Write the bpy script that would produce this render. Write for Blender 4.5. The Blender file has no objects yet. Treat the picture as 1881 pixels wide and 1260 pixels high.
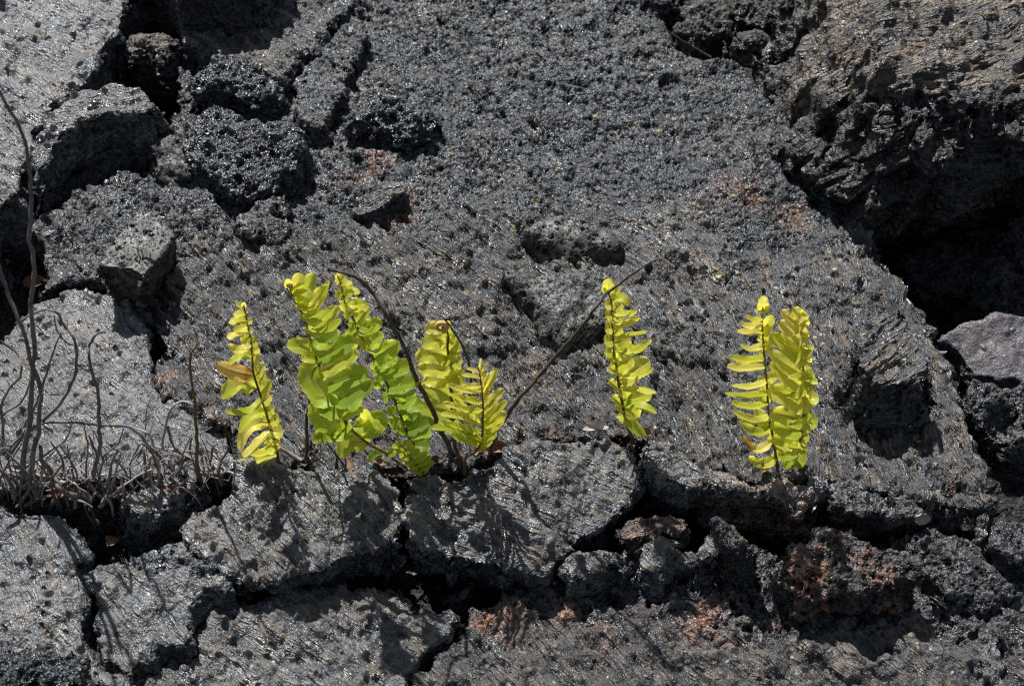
import bpy, math, random, time
import numpy as np
from mathutils import Vector, Matrix
random.seed(7)
T0 = time.time()
C = bpy.context.scene.collection
R = math.radians

# ------------------------------------------------------------------ camera, sky, sun, exposure
PITCH = R(42); DIST = 1.30; LENS = 50.0
cam_d = bpy.data.cameras.new('camera'); cam = bpy.data.objects.new('camera', cam_d); C.objects.link(cam)
cam.location = (0, -DIST*math.cos(PITCH), DIST*math.sin(PITCH))
cam.rotation_euler = (R(90)-PITCH, 0, 0)
cam_d.lens = LENS; cam_d.sensor_width = 36; cam_d.clip_start = 0.02; cam_d.clip_end = 100
cam_d.dof.use_dof = True; cam_d.dof.focus_distance = 1.26; cam_d.dof.aperture_fstop = 9
bpy.context.scene.camera = cam

SUN_EL, SUN_AZ = 56.0, 22.0            # sun stands behind the scene, to the left
world = bpy.data.worlds.new('World'); bpy.context.scene.world = world; world.use_nodes = True
wn = world.node_tree.nodes; wl = world.node_tree.links
sky = wn.new('ShaderNodeTexSky'); sky.sky_type = 'NISHITA'; sky.sun_disc = False
sky.sun_elevation = R(SUN_EL); sky.sun_rotation = R(-SUN_AZ)
bg = wn['Background']; bg.inputs['Strength'].default_value = 0.05
hs = wn.new('ShaderNodeHueSaturation'); hs.inputs['Saturation'].default_value = .55
wl.new(sky.outputs[0], hs.inputs['Color']); wl.new(hs.outputs[0], bg.inputs['Color'])
sun_d = bpy.data.lights.new('sun', 'SUN'); sun = bpy.data.objects.new('sun', sun_d); C.objects.link(sun)
sun_d.energy = 5.0; sun_d.angle = R(0.53); sun_d.color = (1.0, 0.965, 0.91)
ce = math.cos(R(SUN_EL))
LDIR = Vector((math.sin(R(SUN_AZ))*ce, -math.cos(R(SUN_AZ))*ce, -math.sin(R(SUN_EL))))
sun.rotation_euler = LDIR.to_track_quat('-Z', 'Y').to_euler()
sun.location = (-1, 2, 3)
vs = bpy.context.scene.view_settings
vs.view_transform = 'Standard'; vs.look = 'None'; vs.exposure = 0.95; vs.gamma = 1; vs.use_curve_mapping = False
cy = bpy.context.scene.cycles; cy.max_bounces = 6; cy.use_denoising = False; cy.pixel_filter_type = 'BLACKMAN_HARRIS'; cy.filter_width = 1.25

# ------------------------------------------------------------------ from photograph pixels to places
CAMP = np.array(cam.location, float)
_r = np.array([1, 0, 0.]); _u = np.array([0, math.sin(PITCH), math.cos(PITCH)]); _f = np.array([0, math.cos(PITCH), -math.sin(PITCH)])
def rays(px):
    px = np.atleast_2d(np.asarray(px, float))
    k = 36.0/LENS/1881.0
    return (px[:, :1]-940.5)*k*_r + (630-px[:, 1:2])*k*_u + _f
GS = 0.12                                 # overall slope of the rock outcrop
def on_plane(px, z0, x0=0., y0=0., sx=0., sy=GS):
    d = rays(px)
    t = (z0 + sx*(CAMP[0]-x0) + sy*(CAMP[1]-y0) - CAMP[2])/(d[:, 2]-sx*d[:, 0]-sy*d[:, 1])
    return CAMP + t[:, None]*d
def on_depth(px, y):                      # upright plane at world y
    d = rays(px); t = (y-CAMP[1])/d[:, 1]
    return CAMP + t[:, None]*d
def G(px, dz=0): return on_plane([px], dz)[0]
PXM = 36.0/LENS/1881.0*DIST               # metres per photo pixel at the middle

# ------------------------------------------------------------------ noise
_rng = np.random.default_rng(5)
_perm = _rng.permutation(4096).astype(np.int32)
_val = _rng.random(4096).astype(np.float32)*2-1
def _h(i, j, k): return _val[_perm[(_perm[(_perm[i & 4095]+j) & 4095]+k) & 4095]]
def vnoise(x, y, z):
    x = np.asarray(x, np.float32); y = np.asarray(y, np.float32); z = np.broadcast_to(np.asarray(z, np.float32), x.shape)
    xi = np.floor(x).astype(np.int32); yi = np.floor(y).astype(np.int32); zi = np.floor(z).astype(np.int32)
    fx = x-xi; fy = y-yi; fz = z-zi
    fx = fx*fx*(3-2*fx); fy = fy*fy*(3-2*fy); fz = fz*fz*(3-2*fz)
    o = 0
    for a in (0, 1):
        wx = fx if a else 1-fx
        for b in (0, 1):
            wy = fy if b else 1-fy
            for c in (0, 1):
                o = o + wx*wy*(fz if c else 1-fz)*_h(xi+a, yi+b, zi+c)
    return o
def fbm(x, y, z, f, oct=3, g=0.5):
    o = 0; a = 1.0
    for i in range(oct):
        o = o + a*vnoise(x*f+17.3*i, y*f+5.1*i, z*f+9.7*i); f *= 2.03; a *= g
    return o
def sstep(a, b, x):
    t = np.clip((x-a)/(b-a), 0, 1); return t*t*(3-2*t)

# ------------------------------------------------------------------ mesh helpers
def make_mesh(name, V, F, smooth=True):
    me = bpy.data.meshes.new(name)
    F = np.asarray(F, np.int32); n = F.shape[1]
    me.vertices.add(len(V)); me.vertices.foreach_set('co', np.asarray(V, np.float32).ravel())
    me.loops.add(F.size); me.loops.foreach_set('vertex_index', F.ravel())
    me.polygons.add(len(F)); me.polygons.foreach_set('loop_start', np.arange(0, F.size, n, dtype=np.int32))
    me.update(calc_edges=True)
    if smooth: me.polygons.foreach_set('use_smooth', np.ones(len(F), bool))
    return me
def fattr(me, name, v):
    a = me.attributes.new(name, 'FLOAT', 'POINT'); a.data.foreach_set('value', np.asarray(v, np.float32).ravel())
def vattr(me, name, v):
    a = me.attributes.new(name, 'FLOAT_VECTOR', 'POINT'); a.data.foreach_set('vector', np.asarray(v, np.float32).ravel())
def link(name, me, mat, parent=None, loc=(0, 0, 0)):
    o = bpy.data.objects.new(name, me); C.objects.link(o); o.location = loc
    if mat: me.materials.append(mat)
    if parent: o.parent = parent
    return o
def tag(o, label=None, cat=None, group=None, kind=None):
    if label: o['label'] = label
    if cat: o['category'] = cat
    if group: o['group'] = group
    if kind: o['kind'] = kind
    return o

# ------------------------------------------------------------------ materials
class NT:
    def __init__(s, mat): s.t = mat.node_tree; s.n = s.t.nodes; s.l = s.t.links
    def put(s, sock, v):
        if isinstance(v, bpy.types.NodeSocket): s.l.new(v, sock)
        elif isinstance(v, (tuple, list)) and len(v) == 3 and sock.type == 'RGBA': sock.default_value = (*v, 1)
        else: sock.default_value = v
    def m(s, op, a, b=0.0, c=None):
        n = s.n.new('ShaderNodeMath'); n.operation = op; s.put(n.inputs[0], a); s.put(n.inputs[1], b)
        if c is not None: s.put(n.inputs[2], c)
        return n.outputs[0]
    def vm(s, op, a, b): 
        n = s.n.new('ShaderNodeVectorMath'); n.operation = op; s.put(n.inputs[0], a)
        if op == 'SCALE': s.put(n.inputs['Scale'], b)
        else: s.put(n.inputs[1], b)
        return n.outputs[0]
    def mr(s, x, a, b, c=0.0, d=1.0, smooth=True):
        n = s.n.new('ShaderNodeMapRange'); n.interpolation_type = 'SMOOTHSTEP' if smooth else 'LINEAR'
        for i, v in enumerate((x, a, b, c, d)): s.put(n.inputs[i], v)
        return n.outputs[0]
    def mix(s, f, a, b):
        n = s.n.new('ShaderNodeMix'); n.data_type = 'RGBA'; s.put(n.inputs[0], f); s.put(n.inputs[6], a); s.put(n.inputs[7], b)
        return n.outputs[2]
    def mixf(s, f, a, b):
        n = s.n.new('ShaderNodeMix'); n.data_type = 'FLOAT'; s.put(n.inputs[0], f); s.put(n.inputs[2], a); s.put(n.inputs[3], b)
        return n.outputs[0]
    def noise(s, v, scale, detail=2.0, rough=0.5):
        n = s.n.new('ShaderNodeTexNoise'); s.put(n.inputs['Vector'], v); n.inputs['Scale'].default_value = scale
        n.inputs['Detail'].default_value = detail; n.inputs['Roughness'].default_value = rough
        return n.outputs['Fac'], n.outputs['Color']
    def vor(s, v, scale, feat='F1'):
        n = s.n.new('ShaderNodeTexVoronoi'); n.feature = feat; s.put(n.inputs['Vector'], v); n.inputs['Scale'].default_value = scale
        sep = s.n.new('ShaderNodeSeparateColor'); s.l.new(n.outputs['Color'], sep.inputs[0])
        return n.outputs['Distance'], sep.outputs[0], sep.outputs[1]
    def attr(s, name, out='Fac'):
        n = s.n.new('ShaderNodeAttribute'); n.attribute_name = name; return n.outputs[out]

def rock_mat(name, dark, lite, rough=.34, pitscale=120., pit=1.0, stri=1.0, blist=1.0, grain=1.0, tan=0.3, ochre=0.0,
             fine=1.0, spec=.6, tancol=(0.155, 0.108, 0.064), pale=0.2, irid=0.0):
    mat = bpy.data.materials.new(name); mat.use_nodes = True; t = NT(mat)
    mat.displacement_method = 'BOTH'
    Fl = t.attr('flow', 'Vector'); P = t.attr('pos', 'Vector'); skin = t.attr('skin'); rust = t.attr('rust')
    nl, _ = t.noise(P, 16, 3, .55)
    nk, _ = t.noise(P, 52, 2, .5)
    nm, _ = t.noise(P, 150, 3, .55)
    nf, nfc = t.noise(P, 560, 2, .5)
    wv, wc = t.noise(P, 42, 2, .5)
    wsub = t.vm('SCALE', t.vm('SUBTRACT', wc, (.5, .5, .5)), 0.010)
    W = t.vm('ADD', Fl, wsub)
    ns, _ = t.noise(t.vm('MULTIPLY', W, (0.055, 1, 0.6)), 400, 3, .6)
    nsl, _ = t.noise(t.vm('MULTIPLY', W, (.12, 1, .5)), 105, 3, .5)
    # blisters and pinholes of the ropy skin
    bd, br, bg_ = t.vor(t.vm('ADD', P, wsub), 68)
    brad = t.m('ADD', .22, t.m('MULTIPLY', br, .26))
    bump = t.m('MULTIPLY', t.mr(bd, brad, .02), t.mr(bg_, .45, .5))
    pd, pr, pg = t.vor(t.vm('MULTIPLY', W, (.45, 1, 1)), 165)
    pin = t.m('MULTIPLY', t.mr(pd, .36, .18), t.m('MULTIPLY', t.mr(pr, .6, .65), t.mr(nl, .48, .62)))
    # vesicles
    Pw = t.vm('ADD', P, t.vm('SCALE', t.vm('SUBTRACT', nfc, (.5, .5, .5)), .004))
    d1, r1, g1 = t.vor(Pw, pitscale)
    dens = t.mr(nl, .36, .64, .75, -.15)
    rad = t.m('ADD', .14, t.m('MULTIPLY', t.m('POWER', r1, 1.6), .50))
    p1 = t.m('MULTIPLY', t.mr(d1, rad, t.m('MULTIPLY', rad, .5)), t.mr(t.m('SUBTRACT', g1, dens), 0, .05))
    d3, r3, g3 = t.vor(Pw, pitscale*.42)
    p3 = t.m('MULTIPLY', t.mr(d3, t.m('MULTIPLY', r3, .42), .02), t.mr(g3, .72, .76))
    d2, r2, g2 = t.vor(Pw, pitscale*2.3)
    p2 = t.m('MULTIPLY', t.mr(d2, .50, .2), t.mr(g2, .25, .3))
    k = 120.0/pitscale
    c = lambda x: t.m('SUBTRACT', x, .5)
    h_skin = t.m('MULTIPLY', c(ns), .0058*stri)
    h_skin = t.m('ADD', h_skin, t.m('MULTIPLY', c(nsl), .0085*stri))
    h_skin = t.m('ADD', h_skin, t.m('MULTIPLY', bump, .0050*blist))
    h_skin = t.m('ADD', h_skin, t.m('MULTIPLY', pin, -.0034))
    h_skin = t.m('ADD', h_skin, t.m('MULTIPLY', c(nm), .0030*grain))
    h_ves = t.m('MULTIPLY', p1, -.0056*pit*k)
    h_ves = t.m('ADD', h_ves, t.m('MULTIPLY', p3, -.0075*pit*k))
    h_ves = t.m('ADD', h_ves, t.m('MULTIPLY', p2, -.0024*pit*k))
    h_ves = t.m('ADD', h_ves, t.m('MULTIPLY', c(nm), .0080*grain))
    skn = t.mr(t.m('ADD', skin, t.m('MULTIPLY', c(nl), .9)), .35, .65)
    h = t.mixf(skn, h_ves, h_skin)
    h = t.m('ADD', h, t.m('MULTIPLY', c(nk), .0066*grain))
    h = t.m('ADD', h, t.m('MULTIPLY', c(nf), .0010*fine))
    dn = t.n.new('ShaderNodeDisplacement'); dn.inputs['Midlevel'].default_value = 0; dn.inputs['Scale'].default_value = 1
    t.put(dn.inputs['Height'], h)
    out = t.n['Material Output']; t.l.new(dn.outputs[0], out.inputs['Displacement'])
    # colour
    cn = t.mr(t.m('ADD', t.m('MULTIPLY', nm, .6), t.m('MULTIPLY', nl, .4)), .38, .62)
    col = t.mix(cn, dark, lite)
    tm = t.m('MULTIPLY', t.m('MULTIPLY', t.mr(ns, .47, .60), t.mr(nsl, .36, .58)), skn)
    tm = t.m('ADD', tm, t.m('MULTIPLY', t.m('MULTIPLY', t.mr(nl, .5, .70), t.mr(nm, .4, .65)), .45))
    col = t.mix(t.m('MULTIPLY', tm, tan*.58), col, tancol)
    sd, sr, sg = t.vor(P, 210)
    wm = t.m('MULTIPLY', t.mr(t.m('ADD', sd, t.m('MULTIPLY', c(nf), .5)), .40, .2), t.mr(sr, .84, .9))
    wm = t.m('MULTIPLY', wm, t.mr(wv, .46, .62))
    col = t.mix(t.m('MULTIPLY', wm, pale), col, (.40, .40, .38))
    col = t.mix(skn, t.vm('SCALE', col, .72), col)            # darker bubbly inside; also puts shade into the broken faces' colour
    if ochre:
        od, orr, og = t.vor(t.vm('ADD', P, wsub), 46)
        om = t.m('MULTIPLY', t.mr(t.m('ADD', od, t.m('MULTIPLY', c(nf), .35)), .18, .07), t.mr(orr, .70, .76))
        col = t.mix(t.m('MULTIPLY', om, ochre), col, (.33, .27, .13))
    rm = t.m('MULTIPLY', t.mr(t.m('MULTIPLY', rust, t.m('ADD', t.m('MULTIPLY', nm, 2.0), -.45)), .15, .75), t.mr(nf, .36, .6))
    col = t.mix(t.m('MULTIPLY', rm, .85), col, (.235, .108, .056))
    b = t.n['Principled BSDF']; t.put(b.inputs['Base Color'], col)
    ro = t.m('ADD', t.m('MULTIPLY', t.m('SUBTRACT', 1.0, skn), .07), t.mr(t.m('ADD', t.m('MULTIPLY', nf, .4), t.m('MULTIPLY', nk, .6)), .35, .65, max(.12, rough-.10), rough+.20))
    t.put(b.inputs['Roughness'], ro); b.inputs['Specular IOR Level'].default_value = spec; t.put(b.inputs['Specular Tint'], (.86, .93, 1.0))
    if irid:
        fd, fr, fg = t.vor(P, 300)
        t.put(b.inputs['Thin Film Thickness'], t.m('MULTIPLY', t.mr(fg, .78, .84), t.m('ADD', 180, t.m('MULTIPLY', fr, 330))))
        b.inputs['Thin Film IOR'].default_value = 1.45
    return mat

M = {}
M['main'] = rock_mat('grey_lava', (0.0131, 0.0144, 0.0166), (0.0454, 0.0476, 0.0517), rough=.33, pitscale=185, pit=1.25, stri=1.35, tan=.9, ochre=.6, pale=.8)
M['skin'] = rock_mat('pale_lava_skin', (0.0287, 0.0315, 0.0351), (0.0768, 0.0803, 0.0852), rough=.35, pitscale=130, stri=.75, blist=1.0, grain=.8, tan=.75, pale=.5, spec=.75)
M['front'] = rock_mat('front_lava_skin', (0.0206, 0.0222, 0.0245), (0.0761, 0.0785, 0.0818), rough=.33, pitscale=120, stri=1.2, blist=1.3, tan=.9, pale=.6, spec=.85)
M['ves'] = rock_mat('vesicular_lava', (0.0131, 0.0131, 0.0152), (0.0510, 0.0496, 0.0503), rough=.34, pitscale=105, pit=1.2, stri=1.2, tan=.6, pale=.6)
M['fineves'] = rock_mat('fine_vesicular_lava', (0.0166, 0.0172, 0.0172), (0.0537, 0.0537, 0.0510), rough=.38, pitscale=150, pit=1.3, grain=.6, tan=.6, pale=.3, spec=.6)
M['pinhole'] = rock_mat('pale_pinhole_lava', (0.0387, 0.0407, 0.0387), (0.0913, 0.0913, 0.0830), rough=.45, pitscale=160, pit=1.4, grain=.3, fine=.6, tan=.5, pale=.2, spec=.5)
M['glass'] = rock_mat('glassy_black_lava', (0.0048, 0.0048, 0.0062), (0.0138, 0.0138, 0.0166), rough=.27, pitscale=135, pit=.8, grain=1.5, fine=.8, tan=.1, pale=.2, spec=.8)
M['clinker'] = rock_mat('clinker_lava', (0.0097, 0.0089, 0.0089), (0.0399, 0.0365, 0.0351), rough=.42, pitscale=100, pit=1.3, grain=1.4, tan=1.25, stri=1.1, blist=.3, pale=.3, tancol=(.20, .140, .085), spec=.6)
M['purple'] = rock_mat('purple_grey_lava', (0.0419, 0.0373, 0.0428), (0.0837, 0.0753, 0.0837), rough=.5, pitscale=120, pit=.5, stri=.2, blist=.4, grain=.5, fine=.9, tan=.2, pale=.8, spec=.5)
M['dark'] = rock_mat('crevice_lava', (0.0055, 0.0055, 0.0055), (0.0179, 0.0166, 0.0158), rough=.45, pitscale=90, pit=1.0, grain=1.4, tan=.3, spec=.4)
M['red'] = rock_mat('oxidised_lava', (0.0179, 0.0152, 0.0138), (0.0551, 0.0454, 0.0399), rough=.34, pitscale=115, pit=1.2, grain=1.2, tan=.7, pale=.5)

# ------------------------------------------------------------------ slab and rock builder
TRI = [0]
def slab(name, label, cat, poly, dz=0., tilt=(0., GS), T=.05, r=.006, taper=.0, jag=.004, rel=.004, dome=0., domeR=.03,
         mat='main', skin=1.0, ang=-55., flowfn=None, skinfn=None, rust=(), ridge=.0, h=.0014, seed=None, kind=None, group=None, relf=22., cliff=1.6, bend=None, under=0.):
    sx, sy = tilt
    poly = np.asarray(poly, float)
    seed = seed if seed is not None else (abs(hash_(label or name)) % 97)
    c0 = on_plane([poly.mean(0)], dz)[0]
    W = on_plane(poly, c0[2], c0[0], c0[1], sx, sy)[:, :2]
    area = 0.5*np.sum(W[:, 0]*np.roll(W[:, 1], -1)-np.roll(W[:, 0], -1)*W[:, 1])
    if area < 0: W = W[::-1]
    # jagged outline
    pts = []
    for i in range(len(W)):
        a = W[i]; b = W[(i+1) % len(W)]; n = max(1, int(np.linalg.norm(b-a)/.009))
        for k in range(n): pts.append(a+(b-a)*k/n)
    Q = np.array(pts); sc = seed*3.7
    Q = Q + jag*np.stack([fbm(Q[:, 0]+sc, Q[:, 1], np.full(len(Q), .3), 38, 3, .6), fbm(Q[:, 0], Q[:, 1]+sc, np.full(len(Q), 7.7), 38, 3, .6)], 1)
    mg = T+.004
    x0, y0 = Q.min(0)-mg; x1, y1 = Q.max(0)+mg
    nx = int((x1-x0)/h)+2; ny = int((y1-y0)/h)+2
    X, Y = np.meshgrid(x0+h*np.arange(nx, dtype=np.float32), y0+h*np.arange(ny, dtype=np.float32))
    px = X.ravel().astype(np.float32); py = Y.ravel().astype(np.float32)
    best = np.full(px.shape, 1e9, np.float32); cx = px.copy(); cy = py.copy(); ins = np.zeros(px.shape, bool)
    A = Q; B = np.roll(Q, -1, 0)
    for (ax, ay), (bx, by) in zip(A, B):
        ex, ey = bx-ax, by-ay; L2 = ex*ex+ey*ey+1e-12
        tt = np.clip(((px-ax)*ex+(py-ay)*ey)*np.float32(1/L2), 0, 1)
        qx = ax+tt*ex; qy = ay+tt*ey
        dd = (px-qx)**2+(py-qy)**2
        w = dd < best
        best = np.where(w, dd, best); cx = np.where(w, qx, cx); cy = np.where(w, qy, cy)
        if (ay > by) != (ay < by): pass
        cr = ((ay > py) != (by > py))
        if ey != 0: ins ^= cr & (px < ex*(py-ay)/ey+ax)
    d = np.sqrt(best); d = np.where(ins, -d, d)
    keep = d <= T
    nxv = np.where(np.abs(d) > 1e-5, (px-cx)/np.where(np.abs(d) > 1e-5, d, 1), 0)
    nyv = np.where(np.abs(d) > 1e-5, (py-cy)/np.where(np.abs(d) > 1e-5, d, 1), 0)
    t = d+r
    a = np.clip(t/r, 0, math.pi/2) if r > 0 else np.where(d > 0, math.pi/2, 0)
    ext = np.maximum(t-r*math.pi/2, 0)
    lat = -r+r*np.sin(a); drop = r*(1-np.cos(a))+ext
    lat = lat+taper*ext
    if under: lat = lat-1.3*under*np.clip((ext-(T-r*math.pi/2-under))/under, 0, 1)**2
    inner = d < -r
    fx = np.where(inner, px, cx+nxv*lat); fy = np.where(inner, py, cy+nyv*lat)
    z = c0[2]+sx*(fx-c0[0])+sy*(fy-c0[1])-np.where(inner, 0, drop)
    if dome: z = z+dome*sstep(-domeR*.2, domeR, -d)
    if bend is not None: z = z+bend(fx, fy)
    th = R(ang)
    if flowfn is not None: al, ac = flowfn(fx, fy)
    else: al = fx*math.cos(th)+fy*math.sin(th); ac = -fx*math.sin(th)+fy*math.cos(th)
    ac = ac+.012*fbm(fx, fy, fx*0+seed, 7, 2)
    # middle-sized relief
    n1 = fbm(fx+sc, fy, z, relf, 4, .55); 
    n2 = fbm(fx, fy+sc, z, 70, 2, .5)
    rg = 1-np.abs(fbm(al+sc, ac, fx*0+2.2, 1, 1)) if False else 1-np.abs(vnoise(al*9+sc, ac*48, fx*0+2.2)+.5*vnoise(al*22, ac*105+sc, fx*0+5.1))
    lump = np.maximum(vnoise(fx*58+sc, fy*58, z*30)-.28, 0)+.9*np.minimum(vnoise(fx*47, fy*47+sc, z*30)+.42, 0)*sstep(.0, .45, vnoise(fx*11+sc, fy*11, fx*0))
    amt = rel*(n1+.35*n2)+ridge*(np.clip(rg, 0, 1)**2*.9+1.3*lump-.4)
    ca, sa = np.cos(a), np.sin(a)
    fx = fx+nxv*sa*amt*cliff; fy = fy+nyv*sa*amt*cliff; z = z+ca*amt
    V = np.stack([fx, fy, z], 1)
    idx = np.arange(nx*ny).reshape(ny, nx)
    F = np.stack([idx[:-1, :-1], idx[:-1, 1:], idx[1:, 1:], idx[1:, :-1]], -1).reshape(-1, 4)
    F = F[keep[F].all(1)]
    used = np.zeros(nx*ny, bool); used[F] = True
    rem = np.cumsum(used)-1
    F = rem[F]; V = V[used]
    base = np.array([c0[0], c0[1], V[:, 2].min()])
    me = make_mesh(name, V-base, F)
    TRI[0] += 2*len(F)
    al = al[used]; ac = ac[used]
    vattr(me, 'flow', np.stack([al+seed*.37, ac+seed*.53, V[:, 2]], 1)); vattr(me, 'pos', V+np.array([seed*.31, seed*.17, 0]))
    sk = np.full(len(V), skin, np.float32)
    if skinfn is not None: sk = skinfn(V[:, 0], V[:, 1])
    sk = sk*(1-.9*sstep(.3, .95, a[used]))          # broken faces show the bubbly inside and its painted-in shade
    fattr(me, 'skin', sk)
    ru = np.zeros(len(V), np.float32)
    for (rx, ry, rr, rv) in rust:
        p = on_plane([(rx, ry)], c0[2], c0[0], c0[1], sx, sy)[0]; rr = rr*PXM*1.2
        q = ((V[:, 0]-p[0])**2+(V[:, 1]-p[1])**2)/(rr*rr)
        ru = np.maximum(ru, rv*np.exp(-q)*(1+.8*fbm(V[:, 0], V[:, 1], V[:, 2], 45, 2)))
    fattr(me, 'rust', ru)
    o = link(name, me, M[mat], None, base)
    if kind: o['kind'] = kind
    return tag(o, label, cat, group)
def hash_(s):
    v = 7
    for ch in s: v = (v*31+ord(ch)) % 1000003
    return v

# ------------------------------------------------------------------ ground: the broken lava below all slabs
def ground_z(x, y): return GS*np.clip(y, -1.2, 1.2)-.085+.02*fbm(x, y, x*0, 9, 4, .55)+.05*fbm(x, y, x*0+3, 1.3, 2)*sstep(.6, 2, np.hypot(x, y))
def ground():
    n = 420; u = np.linspace(-1, 1, n); u = np.sign(u)*np.abs(u)**2.4
    X, Y = np.meshgrid(u*6, u*6)
    x = X.ravel(); y = Y.ravel()
    z = ground_z(x, y)
    idx = np.arange(n*n).reshape(n, n)
    F = np.stack([idx[:-1, :-1], idx[:-1, 1:], idx[1:, 1:], idx[1:, :-1]], -1).reshape(-1, 4)
    V = np.stack([x, y, z], 1); me = make_mesh('ground', V, F); TRI[0] += 2*len(F)
    vattr(me, 'flow', V); vattr(me, 'pos', V); fattr(me, 'skin', np.full(len(V), .2)); fattr(me, 'rust', np.zeros(len(V)))
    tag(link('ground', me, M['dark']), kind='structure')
ground()

# ------------------------------------------------------------------ the big slabs
ROWY = on_plane([(940, 400)], 0)[0][1]
def main_flow(x, y):
    m = .75-.62*sstep(.0, .30, x)
    return y-.3*x, (x+m*y)
def main_skin(x, y):
    return .5+.9*np.clip((ROWY-y+.10*(-.2+x)+.05*fbm(x, y, x*0+2, 8, 3))/.10, -1, 1)
slab('lava_slab', 'huge tilted grey lava slab filling the middle behind the ferns', 'lava slab',
     [(330, -90), (1150, -90), (1195, -10), (1240, 75), (1310, 108), (1425, 150), (1470, 240), (1520, 330), (1630, 460), (1700, 580), (1740, 680), (1790, 800), (1838, 915),
      (1800, 935), (1700, 918), (1600, 902), (1500, 878), (1400, 886), (1320, 866), (1260, 846), (1190, 815), (1080, 803), (1000, 802), (930, 834), (850, 858), (760, 874), (640, 868), (540, 866), (440, 858),
      (425, 790), (345, 742), (305, 728), (284, 695), (290, 640), (270, 590), (215, 530), (135, 510), (70, 540), (90, 420), (150, 360), (270, 320), (320, 190)],
     T=.075, r=.006, taper=.0, jag=.006, rel=.0075, relf=12, mat='main', ridge=.0078, flowfn=main_flow, skinfn=main_skin, cliff=1.2,
     rust=[(750, 385, 60, .9), (690, 300, 40, .8), (640, 330, 40, .6), (1370, 360, 70, .55), (1450, 390, 50, .75), (1340, 330, 40, .5), (300, 690, 30, .6), (450, 460, 20, .6)])
slab('lava_slab', 'pale smooth grey lava plate behind the dry twig tangle, cracked along its right edge', 'lava slab',
     [(62, 556), (135, 524), (208, 540), (258, 592), (280, 642), (272, 697), (298, 734), (340, 748), (418, 796), (436, 860), (380, 884), (200, 880), (60, 892), (-110, 906), (-110, 690), (-20, 640)],
     dz=-.006, T=.06, r=.004, jag=.004, rel=.004, ridge=.003, mat='skin', ang=-50)
slab('lava_slab', 'rough pale grey lava slab filling the top left corner', 'lava slab',
     [(-120, -110), (290, -110), (238, 0), (196, 90), (140, 168), (98, 190), (60, 260), (45, 345), (-20, 420), (-120, 480)],
     dz=.03, tilt=(0, .16), T=.09, r=.006, jag=.006, rel=.006, ridge=.005, mat='skin', ang=-40)
slab('lava_slab', 'thin lava plate at the top edge half in smooth shadow', 'lava slab',
     [(324, -120), (660, -120), (634, 22), (585, 70), (530, 122), (500, 150), (420, 110), (352, 92), (328, 60)],
     dz=.024, T=.04, r=.005, jag=.006, rel=.004, ridge=.004, mat='main', ang=-45, skin=.6)
slab('lava_slab', 'narrow raised lava strip between two diagonal dark cracks near the top', 'lava slab',
     [(650, -20), (668, 70), (640, 130), (596, 238), (560, 232), (530, 200), (540, 150), (600, 80)],
     dz=.017, T=.03, r=.004, jag=.005, rel=.004, ridge=.004, mat='main', ang=-45, skin=.3)
slab('lava_slab', 'grey front slab below the two tallest left ferns, ferns\' shadow on its back', 'lava slab',
     [(446, 862), (540, 866), (640, 864), (716, 874), (734, 905), (734, 1000), (660, 1020), (596, 1046), (500, 1062), (430, 1078), (370, 1010), (348, 985), (356, 938), (398, 930), (418, 890)],
     dz=.004, tilt=(.02, .30), T=.075, r=.003, taper=-.35, jag=.005, rel=.005, ridge=.005, mat='front', ang=-48)
slab('lava_slab', 'streaky front slab in the middle carrying a wide fern shadow', 'lava slab',
     [(742, 884), (850, 864), (930, 836), (1010, 806), (1090, 800), (1172, 806), (1182, 880), (1150, 930), (1066, 988), (1022, 1050), (930, 1046), (820, 1024), (762, 1000), (736, 960)],
     dz=.006, tilt=(-.05, .30), T=.07, r=.003, taper=-.35, jag=.005, rel=.006, ridge=.005, mat='front', ang=-30)
slab('lava_slab', 'streaky ledge below the two right hand ferns with reddish broken lip', 'lava slab',
     [(1196, 806), (1280, 840), (1330, 866), (1400, 884), (1500, 880), (1530, 900), (1512, 930), (1470, 934), (1400, 912), (1330, 898), (1230, 884), (1190, 866)],
     dz=.012, tilt=(-.03, .28), T=.05, r=.006, taper=-.25, jag=.006, rel=.005, ridge=.005, mat='front', ang=-52, rust=[(1380, 925, 60, 1.0), (1480, 935, 40, .9), (1300, 905, 40, .7)])
slab('lava_slab', 'dark thin curled ledge right of the red lipped ledge', 'lava slab',
     [(1510, 886), (1560, 878), (1610, 880), (1660, 910), (1700, 935), (1640, 940), (1560, 932), (1520, 925)],
     dz=.004, tilt=(0, .1), T=.045, r=.004, taper=-.2, jag=.005, rel=.004, mat='ves', ang=-30, skin=.3)
slab('lava_slab', 'pale slab in the lower left corner striped by long twig shadows', 'lava slab',
     [(-110, 930), (20, 924), (100, 934), (145, 972), (156, 1040), (160, 1110), (166, 1185), (246, 1250), (240, 1310), (-110, 1310)],
     dz=-.008, tilt=(.0, .26), T=.07, r=.007, jag=.004, rel=.004, ridge=.003, mat='skin', ang=-62)
slab('lava_slab', 'wedge shaped pale slab with bubbly back edge in front of the dark block', 'lava slab',
     [(172, 1056), (236, 1026), (290, 1000), (350, 1000), (430, 1078), (360, 1082), (358, 1104), (345, 1140), (346, 1178), (290, 1200), (250, 1240), (236, 1258), (172, 1186)],
     dz=-.012, tilt=(.0, .24), T=.06, r=.006, jag=.004, rel=.005, ridge=.0035, mat='skin', ang=-55, skinfn=lambda x, y: .5+np.clip((on_plane([(300, 1060)], -.012)[0][1]-y-.1*(x+.3))/.02, -1, 1)*.5)
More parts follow.
